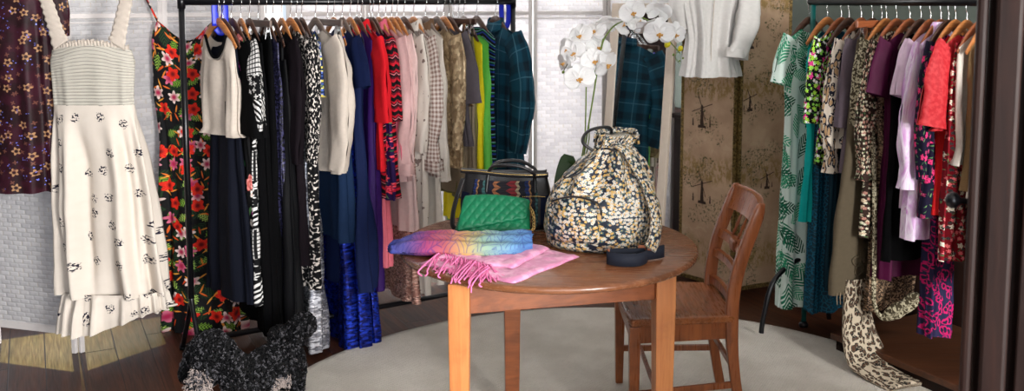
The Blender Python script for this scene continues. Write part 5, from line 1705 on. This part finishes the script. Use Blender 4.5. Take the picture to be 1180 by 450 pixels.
# --- quilted green clutch leaning on the holdall
def clutch():
    c = at_z(567, 277, TZ)
    lean = math.radians(38)
    root = thing('clutch_bag', 'emerald green quilted clutch with gold chain leaning against the black handbag', 'clutch bag', (c.x, c.y, TZ + .010), math.radians(4))
    W_, Hq, T_ = .142, .142, .020
    R_ = Matrix.Rotation(-lean, 3, 'X')
    def quilt(x, z):
        a = (x + z) / .036; b = (x - z) / .036
        k = abs(math.sin(PI * a)) * abs(math.sin(PI * b)); return k ** .5
    def put(x, z, y): return R_ @ Vector((x, y, z)) + Vector((0, 0, .012))
    def sheet(z0, z1, yoff, w0, w1, tt, name, slant=0.0):
        mb = MB(); nu, nv = 96, 56
        def f_(front):
            def g(i, j):
                u = i / nu * 2 - 1; v = j / nv
                z = lerp(z0, z1, v); w = lerp(w0, w1, v)
                ed = (1 - abs(u) ** 8) * (1 - abs(2 * v - 1) ** 10)
                rc = 1 - .06 * max(0, abs(2 * v - 1) - .75) * 4 * .5
                x = u * w * rc + .045 * v * (1 - u) / 2
                z2 = z + slant * u * (1 - v) + .012 * (1 - u * u) * v - .01 * u * v
                y = -(tt * clamp(ed) ** .5 + .0055 * quilt(x, z) * ed) if front else tt * clamp(ed) ** .5
                return put(x, z2, yoff + y), (x, z)
            return g
        a = mb.grid(f_(True), nu, nv); mb.grid(f_(False), nu, nv, flip=True)
        return mb.build(name, M['green_quilt'], root, weld=True)
    sheet(0, .128, .0, W_ * .97, W_, .017, 'clutch_body')
    sheet(.028, .136, -.020, W_ * .90, W_ * 1.01, .007, 'flap', .022)
    # chain over the right end
    ch = path_smooth([put(.138, .110, .0), put(.150, .08, -.01), put(.152, .04, -.014), put(.146, .01, -.012), put(.120, -.002, -.03)], 6)
    step_ = 0
    for k in range(0, len(ch) - 1):
        p = ch[k]; d = (ch[k + 1] - p).normalized()
        mb = MB(); rr = .0052
        q = d.to_track_quat('X', 'Z').to_matrix() @ Matrix.Rotation(PI / 2 * (k % 2), 3, 'X')
        mb.tube([p + q @ Vector((rr * 1.35 * math.cos(a), rr * math.sin(a), 0)) for a in [2 * PI * t / 12 for t in range(13)]], .0014, 5, cap=False)
        mb.build('chain_link', M['gold_metal'], root)
clutch()

# --- folded pink pashmina with fringe
def pashmina():
    root = thing('pink_scarf', 'folded pink pashmina with knotted fringe hanging over the table edge', 'scarf', (0, 0, 0))
    def layer(corners, z0, th, name, seed, fall=None):
        mb = MB(); nu, nv = 60, 40
        A, B, C_, D_ = [at_z(px, py, TZ) for px, py in corners]
        def pt(u, v): return A.lerp(B, u).lerp(D_.lerp(C_, u), v)
        def g(top):
            def f_(i, j):
                u, v = i / nu, j / nv
                uu = u
                p = pt(u, v)
                ed = (1 - abs(2 * u - 1) ** 14) * (1 - abs(2 * v - 1) ** 14)
                z = TZ + z0 + (th * (clamp(ed) ** .4) if top else 0) + (.006 * nz(p.x * 16 + seed, p.y * 16) + .0035 * nz(p.x * 45 + seed, p.y * 40)) * clamp(ed) * (1 if top else 0)
                p = p + Vector((.008 * nz(v * 4, seed) * abs(2 * u - 1), .008 * nz(u * 5, seed + 3) * abs(2 * v - 1), 0))
                return Vector((p.x, p.y, max(z, TZ + z0))), (p.x, p.y)
            return f_
        mb.grid(g(True), nu, nv); mb.grid(g(False), nu, nv, flip=True)
        return mb.build(name, M['pink_pashmina'], root, weld=True)
    layer([(482, 305), (592, 327), (668, 296), (560, 276)], .0012, .010, 'lower_fold', 1)
    layer([(503, 302), (590, 314), (634, 291), (545, 274)], .0125, .013, 'upper_fold', 5)
    # fringe
    fr = MB(); r = random.Random(5)
    edge0 = at_z(500, 297, TZ); edge1 = at_z(566, 313, TZ)
    for k in range(92):
        t = (k + r.random() * .6) / 92
        a = edge0.lerp(edge1, t); a = a + Vector((.0, 0, .014 + .012 * r.random()))
        dirx = Vector((r.uniform(-.5, .7), -1, 0)).normalized()
        dd = a - TC; rr = math.hypot(dd.x, dd.y)
        # distance to the rim along dirx
        dist = 0.0
        p = a.copy()
        while math.hypot(p.x - TC.x, p.y - TC.y) < TR + .006 and dist < .25:
            p = p + dirx * .004; dist += .004
        ln = r.uniform(.10, .165)
        pts = [a]
        if dist < ln:
            q1 = a + dirx * dist * .6; q1.z = TZ + .010 + .006 * r.random(); q2 = p.copy(); q2.z = TZ + .004
            drop = max(.012, ln - dist)
            pts += [q1, q2, q2 + dirx * .008 + Vector((r.uniform(-.006, .006), 0, -drop * .5)), q2 + dirx * .007 + Vector((r.uniform(-.012, .012), 0, -drop))]
        else:
            q1 = a + dirx * ln * .5; q1.z = TZ + .009; q2 = a + dirx * ln + Vector((r.uniform(-.02, .02), 0, 0)); q2.z = TZ + .0045
            pts += [q1, q2]
        sm = path_smooth(pts, 5)
        fr.tube(sm, [.0027] * (len(sm) - 1) + [.0012], 5)
    fo = fr.build('fringe', M['pink_fringe'], root); fo['kind'] = 'stuff'
pashmina()

# --- rainbow scarf bunched on top of the pink one
def rainbow():
    mb = MB()
    path = [at_z(448, 286, TZ + .012), at_z(470, 281, TZ + .022), at_z(505, 279, TZ + .034), at_z(545, 280, TZ + .04), at_z(585, 279, TZ + .040), at_z(613, 276, TZ + .034)]
    P_ = path_smooth(path, 12); n = len(P_) - 1; N = 72
    L = [0]
    for a, b in zip(P_, P_[1:]): L.append(L[-1] + (b - a).length)
    rings = []
    for i, p in enumerate(P_):
        t = i / n
        w = lerp(.040, .100, smooth(0, .35, t)) * (1 - .12 * smooth(.85, 1, t)); h = lerp(.012, .030, smooth(0, .35, t)) * (1 - .1 * smooth(.93, 1, t))
        if i < 3: w *= (.35, .7, .9)[i]; h *= (.4, .75, .95)[i]
        row = []
        for j in range(N + 1):
            a = 2 * PI * j / N
            cu, sv = se(a, .8)
            wr = .0055 * math.sin(cu * 9 + t * 5 + 2 * nz(t * 6, cu * 2)) + .006 * nz(t * 14, cu * 3.5, 2) + .003 * nz(t * 40, cu * 9, 5)
            zz = h * sv + (wr if sv > 0 else 0)
            base = p.copy()
            c = Vector((base.x + .02 * cu * 0 + .010 * nz(cu * 2, t * 8), base.y + w * cu, base.z + zz - .004))
            row.append(mb.add(c, (L[i], cu * w + (.3 if sv < 0 else 0))))
        rings.append(row)
    # keep above the table and the pink folds
    for i, v in enumerate(mb.v):
        mb.v[i] = (v[0], v[1], max(v[2], TZ + .0016 + (.016 if v[0] > -.26 and v[1] < 3.35 else 0)))
    for a, b in zip(rings, rings[1:]):
        for j in range(N): mb.face((a[j], a[j + 1], b[j + 1], b[j]))
    mb.face(rings[0][:-1][::-1]); mb.face(rings[-1][:-1])
    o = mb.build('rainbow_scarf', M['rainbow_scarf']); tag(o, 'blue pink and yellow rainbow scarf bunched on top of the pink pashmina', 'scarf')
rainbow()

# --- white moth orchid behind the backpack
def orchid():
    Y = 3.46
    base = at_z(668, 262, TZ); base.y = Y
    root = thing('potted_orchid', 'white moth orchid in a pale pot standing behind the floral backpack', 'potted plant', (0, 0, 0))
    pc = Vector((at_y(664, 230, Y).x, Y, TZ + .0015))
    mb = MB(); mb.lathe([(.001, 0), (.042, 0), (.046, .006), (.058, .10), (.062, .118), (.062, .128), (.056, .128), (.052, .105), (.001, .105)], 32, pc); mb.build('pot', M['pot_glaze'], root)
    mb = MB(); mb.lathe([(.001, .112), (.04, .114), (.054, .108)], 24, pc, cap=False); mb.build('bark_mulch', M['soil'], root)
    def Pp(px, py, dy=0.0): return at_y(px, py, Y + dy)
    def leaf(pts, w):
        mb = MB(); P_ = path_smooth(pts, 8); n = len(P_) - 1
        def f_(i, j):
            t = i / n; p = P_[i]; tg = (P_[min(i + 1, n)] - P_[max(i - 1, 0)]).normalized()
            sd = tg.cross(Vector((.15, -.8, .6))).normalized()
            wd = w * math.sin(PI * clamp(.08 + .9 * t)) ** .7
            k = j / 6 * 2 - 1
            return p + sd * (wd * k) + Vector((0, 0, .25 * wd * abs(k))), (t * .2, k * w)
        mb.grid(f_, n, 6); mb.build('leaf', M['leaf'], root, solid=.003)
    z1 = pc + Vector((0, 0, .115))
    leaf([z1, z1 + Vector((-.03, -.03, .05)), Pp(654, 186, -.05), Pp(640, 214, -.10)], .030)
    leaf([z1, z1 + Vector((.02, 0, .08)), Pp(690, 178), Pp(702, 160, -.02)], .022)
    leaf([z1, z1 + Vector((.05, -.01, .06)), Pp(712, 186, -.03), Pp(729, 196, -.04)], .022)
    leaf([z1, z1 + Vector((-.04, .02, .06)), Pp(648, 196, .04), Pp(652, 178, .06)], .022)
    def stem(pts, r, mat='stem', name='stem'):
        mb = MB(); P_ = path_smooth(pts, 7); n = len(P_); mb.tube(P_, [lerp(r, r * .6, i / (n - 1)) for i in range(n)], 8); return mb.build(name, M[mat], root)
    stem([z1 + Vector((.006, 0, 0)), Pp(675, 165), Pp(683, 115), Pp(688, 84), Pp(693, 55), Pp(699, 40), Pp(712, 27), Pp(735, 20), Pp(752, 27), Pp(772, 48), Pp(784, 62)], .0034)
    stem([z1 + Vector((-.006, 0, 0)), Pp(673, 165), Pp(675, 130), Pp(676, 96), Pp(681, 90), Pp(687, 78), Pp(694, 48), Pp(696, 38)], .003)
    stem([z1 + Vector((.0, -.006, 0)), Pp(678, 165), Pp(679, 140), Pp(685, 100), Pp(687, 80)], .0026)
    stem([Pp(684, 63), Pp(676, 58), Pp(666, 59), Pp(659, 62), Pp(655, 72), Pp(649, 82)], .0024, 'stem_dark', 'side_stem')
    stem([Pp(782, 58), Pp(778, 66), Pp(784, 74)], .0016, 'stem', 'side_stem')
    for (px, py, r) in ((769, 51, .0125), (784, 56, .0105), (776, 63, .005), (787, 67, .004), (783, 70, .004), (649, 83, .006)):
        mb = MB(); mb.lathe([(.0005, -1.25), (.5, -.9), (.95, -.1), (.8, .6), (.3, 1.1), (.0005, 1.25)], 14)
        mb.v = [(v[0] * r, v[1] * r, v[2] * r) for v in mb.v]
        b = mb.build('bud', M['bud'] if r > .007 else M['stem'], root); b.location = Pp(px, py, -.01); b.rotation_euler = (.5, .4, 0)
    # one blossom prototype: two broad petals, three sepals, lip
    def petal(ang, ln, wd, cup, tw=0.0):
        mb = MB(); nu, nv = 10, 12
        def f_(i, j):
            v = j / nv; u = i / nu * 2 - 1
            w = wd * (math.sin(PI * clamp(v * .86 + .07)) ** .75) * (1 + .06 * math.sin(u * 9 + ang * 3))
            x = u * w; y = v * ln
            z = cup * v * v + .10 * wd * abs(u) ** 2 * (1.2 if wd > .02 else .6) + .03 * ln * math.sin(v * 5 + u * 2 + ang)
            c, s_ = math.cos(ang), math.sin(ang)
            return Vector((x * c - y * s_, x * s_ + y * c, z)), (u * .5, v)
        mb.grid(f_, nu, nv); return mb
    def blossom(loc, look, roll, sc):
        b = bpy.data.objects.new('blossom', None); COL.objects.link(b); b.parent = root; b.empty_display_size = .02
        q = Vector(look).normalized().to_track_quat('Z', 'Y'); b.rotation_mode = 'QUATERNION'
        b.rotation_quaternion = q @ Matrix.Rotation(roll, 3, 'Z').to_quaternion(); b.location = loc; b.scale = (sc, sc, sc)
        for me in PET:
            o = bpy.data.objects.new(me[1], me[0]); COL.objects.link(o); o.parent = b
            for nm, md_t in (('solid', 'SOLIDIFY'),):
                md = o.modifiers.new(nm, md_t); md.thickness = .0012
        return b
    PET = []
    for (ang, ln, wd, cup, nm) in ((PI / 2 - .12, .052, .034, -.006, 'petal'), (-PI / 2 + .12, .052, .034, -.006, 'petal'), (0, .050, .022, -.012, 'sepal'), (PI * .70, .046, .018, -.012, 'sepal'), (-PI * .70, .046, .018, -.012, 'sepal')):
        o = petal(ang, ln, wd, cup).build('tmp', M['petal']); PET.append((o.data, nm)); bpy.data.objects.remove(o)
    mb = MB()
    mb.lathe([(.0005, .013), (.0035, .011), (.0045, .006), (.002, .0)], 10, (0, -.004, 0)); mb.tube([(0, -.006, .006), (0, -.012, .011), (0, -.016, .009)], [.0035, .003, .0015], 8, flat=(1.2, .6))
    for s in (-1, 1): mb.tube([(0, -.005, .005), (s * .008, -.006, .012), (s * .010, -.001, .016)], [.004, .0035, .001], 8)
    o = mb.build('tmp', M['lip']); PET.append((o.data, 'lip')); bpy.data.objects.remove(o)
    for (px, py, dy, look, roll, sc) in (
        (729, 14, -.03, (.1, -1, -.1), .3, .98), (759, 13, .0, (.2, .7, .5), .2, .95), (760, 38, -.05, (-.05, -1, -.1), .0, 1.12), (778, 39, -.03, (.45, -1, -.05), -.2, .92),
        (744, 31, .0, (.3, -.5, -.9), 1.2, .95), (735, 27, .03, (.2, -.6, .8), .6, .9), (702, 26, .0, (-.1, .5, .8), .4, 1.08), (716, 30, .04, (.4, -.4, .7), .9, .95),
        (686, 36, .02, (-.7, -.6, .4), .2, .95), (669, 41, .0, (-.6, -.8, .2), .3, .95), (654, 56, .0, (-.8, -.6, .1), -.2, .95), (661, 60, -.02, (-.4, -1, -.3), .5, 1.0),
        (668, 90, -.05, (-.15, -1, .05), .2, 1.12), (684, 70, -.03, (.3, -1, .1), .2, 1.0), (699, 74, -.02, (.6, -.7, -.4), .8, 1.0), (690, 55, .03, (.2, -.9, .4), .0, .95), (650, 72, .02, (-.9, -.5, -.2), .1, .85)):
        blossom(Pp(px, py, dy), look, roll, sc)
orchid()
# ---------------------------------------------------------------- curly black dog
def dog():
    r = random.Random(11)
    hd = at_y(246, 417, 3.40)          # head centre
    sh_ = at_y(288, 438, 3.55); rm = at_y(327, 406, 3.68); ty = at_y(336, 386, 3.75)
    root = thing('dog', 'small curly black dog with grey muzzle standing on the floorboards below the clothes rail', 'dog', (0, 0, 0))
    bm = bmesh.new()
    def ball(c, rad, sc=(1, 1, 1), q=None):
        g = bmesh.ops.create_icosphere(bm, subdivisions=3, radius=1.0)
        for v in g['verts']:
            p = Vector((v.co.x * rad * sc[0], v.co.y * rad * sc[1], v.co.z * rad * sc[2]))
            if q is not None: p = q @ p
            v.co = p + Vector(c)
    def limb(a, b, ra, rb, n=7):
        a, b = Vector(a), Vector(b)
        for k in range(n): ball(a.lerp(b, k / (n - 1)), lerp(ra, rb, k / (n - 1)))
    fwd = Vector((hd.x - rm.x, hd.y - rm.y, 0)).normalized(); side = Vector((fwd.y, -fwd.x, 0))   # side: towards camera-left
    look = Vector((-.42, -.88, -.24)).normalized()
    lside = Vector((look.y, -look.x, 0)).normalized()
    # trunk
    chest = sh_ + Vector((0, 0, -.012))
    for k in range(9):
        t = k / 8
        c = chest.lerp(rm + Vector((0, 0, -.03)), t) + Vector((0, 0, .020 * math.sin(PI * t)))
        ball(c, lerp(.084, .078, t) - .006 * math.sin(PI * t))
    limb(chest + Vector((0, 0, .01)), hd + Vector((.02, .06, -.02)), .064, .06)
    # head
    ball(hd + Vector((0, 0, .008)), .076, (1, 1, 1)); ball(hd + look * .005 + Vector((0, 0, .060)), .060); ball(hd + lside * .04 + Vector((0, 0, .048)), .05); ball(hd - lside * .04 + Vector((0, 0, .048)), .05)
    mz_ = hd + look * .072 + Vector((0, 0, -.030)); limb(hd + look * .03 + Vector((0, 0, -.02)), mz_ + look * .02, .048, .032)
    for s in (-1, 1):          # hanging ears
        e = hd + lside * (s * .082) + Vector((0, 0, .034)); limb(e, e + lside * (s * .020) + Vector((0, -.0, -.085)) + look * .015, .034, .038)
    # tail curled up over the back
    limb(rm + Vector((.02, .03, .03)), ty + Vector((.0, .02, .0)), .034, .038); limb(ty + Vector((0, .02, 0)), at_y(350, 374, 3.74), .040, .046); ball(at_y(322, 388, 3.74), .042)
    # legs with joints
    for s in (-1, 1):
        f0 = chest + side * (s * .045) + Vector((0, 0, -.04)); kn = Vector((f0.x + fwd.x * .01, f0.y + fwd.y * .01, .085)); ft = Vector((kn.x + fwd.x * .004, kn.y + fwd.y * .004, .028))
        limb(f0, kn, .040, .030); limb(kn, ft, .030, .028); ball(ft + fwd * .018 - Vector((0, 0, .006)), .023, (1.1, 1.1, .8))
        h0 = rm + side * (s * .045) + Vector((0, 0, -.055)); knee = Vector((h0.x + fwd.x * .035, h0.y + fwd.y * .035, .135)); hock = Vector((h0.x - fwd.x * .03, h0.y - fwd.y * .03, .085)); hf = Vector((h0.x - fwd.x * .022, h0.y - fwd.y * .022, .028))
        limb(h0, knee, .055, .042); limb(knee, hock, .040, .026); limb(hock, hf, .026, .026); ball(hf + fwd * .018 - Vector((0, 0, .006)), .023, (1.1, 1.1, .8))
    me = bpy.data.meshes.new('dog_tmp'); bm.to_mesh(me); bm.free()
    tmp = bpy.data.objects.new('dog_tmp', me); COL.objects.link(tmp)
    md = tmp.modifiers.new('r', 'REMESH'); md.mode = 'VOXEL'; md.voxel_size = .0075; md.use_smooth_shade = True
    md = tmp.modifiers.new('s', 'SMOOTH'); md.iterations = 8; md.factor = .5
    dg = bpy.context.evaluated_depsgraph_get(); dg.update()
    body_me = bpy.data.meshes.new_from_object(tmp.evaluated_get(dg)); body_me.name = 'dog_body'
    bpy.data.objects.remove(tmp)
    body_me.materials.clear(); body_me.materials.append(M['dog_fur'])
    for p in body_me.polygons: p.use_smooth = True
    body = bpy.data.objects.new('dog_body', body_me); COL.objects.link(body); body.parent = root
    # curls
    mb = MB()
    polys = list(body_me.polygons)
    def tone(c):
        dm = (c - (mz_ + look * .015)).length
        if dm < .050: return 2 if r.random() < .6 else 1
        if dm < .085: return 1 if r.random() < .45 else 0
        leg = (Vector((c.x, c.y, 0)) - Vector((at_y(318, 440, 3.60).x, 3.60, 0))).length
        if leg < .06 and c.z < .125: return 2 if r.random() < .6 else 1
        return 0 if r.random() < .82 else 1  # scattered grey curls paint highlights into the black coat
    for k in range(11000):
        p = polys[r.randrange(len(polys))]
        c = body_me.vertices[p.vertices[0]].co.lerp(body_me.vertices[p.vertices[2]].co, r.random()); n = p.normal
        if c.z < .012: continue
        t1 = n.orthogonal().normalized(); t1.rotate(Matrix.Rotation(r.uniform(0, 6.28), 3, n)); t2 = n.cross(t1)
        m_ = tone(c)
        rad = r.uniform(.0035, .0065); h = r.uniform(.005, .011)
        turns = r.uniform(.7, 1.25)
        long_ = m_ == 2 and r.random() < .5
        pts = []
        for q in range(8):
            a = q / 7 * 2 * PI * turns
            if long_:
                pts.append(c + n * (q / 7 * .022) + t1 * (math.sin(a) * .004) + Vector((0, 0, -.008 * (q / 7) ** 2)))
            else:
                pts.append(c + t1 * ((math.cos(a) - 1) * rad) + t2 * (math.sin(a) * rad * .6) + n * (h * math.sin(PI * q / 7) + .001))
        if min(q.z for q in pts) < .003: continue
        mb.tube(pts, [.0012] + [.0016] * 6 + [.0007], 4, cap=False, m=m_)
    co = mb.build('curly_coat', [M['fur_black'], M['fur_grey_glint'], M['fur_tan']], body); co['kind'] = 'stuff'
    # face
    n_ = MB(); n_.lathe([(.0005, .010), (.008, .008), (.012, 0), (.008, -.008), (.0005, -.010)], 14); no = n_.build('nose', M['nose'], body); no.location = mz_ + look * .056 + Vector((0, 0, .010))
    for s in (-1, 1):
        e = MB(); e.lathe([(.0005, .0085), (.006, .006), (.0085, 0), (.006, -.006), (.0005, -.0085)], 14); eo = e.build('eye', M['eye'], body)
        eo.location = hd + look * .078 + lside * (s * .028) + Vector((0, 0, .022))
dog()
SC.view_settings.exposure = 0.08
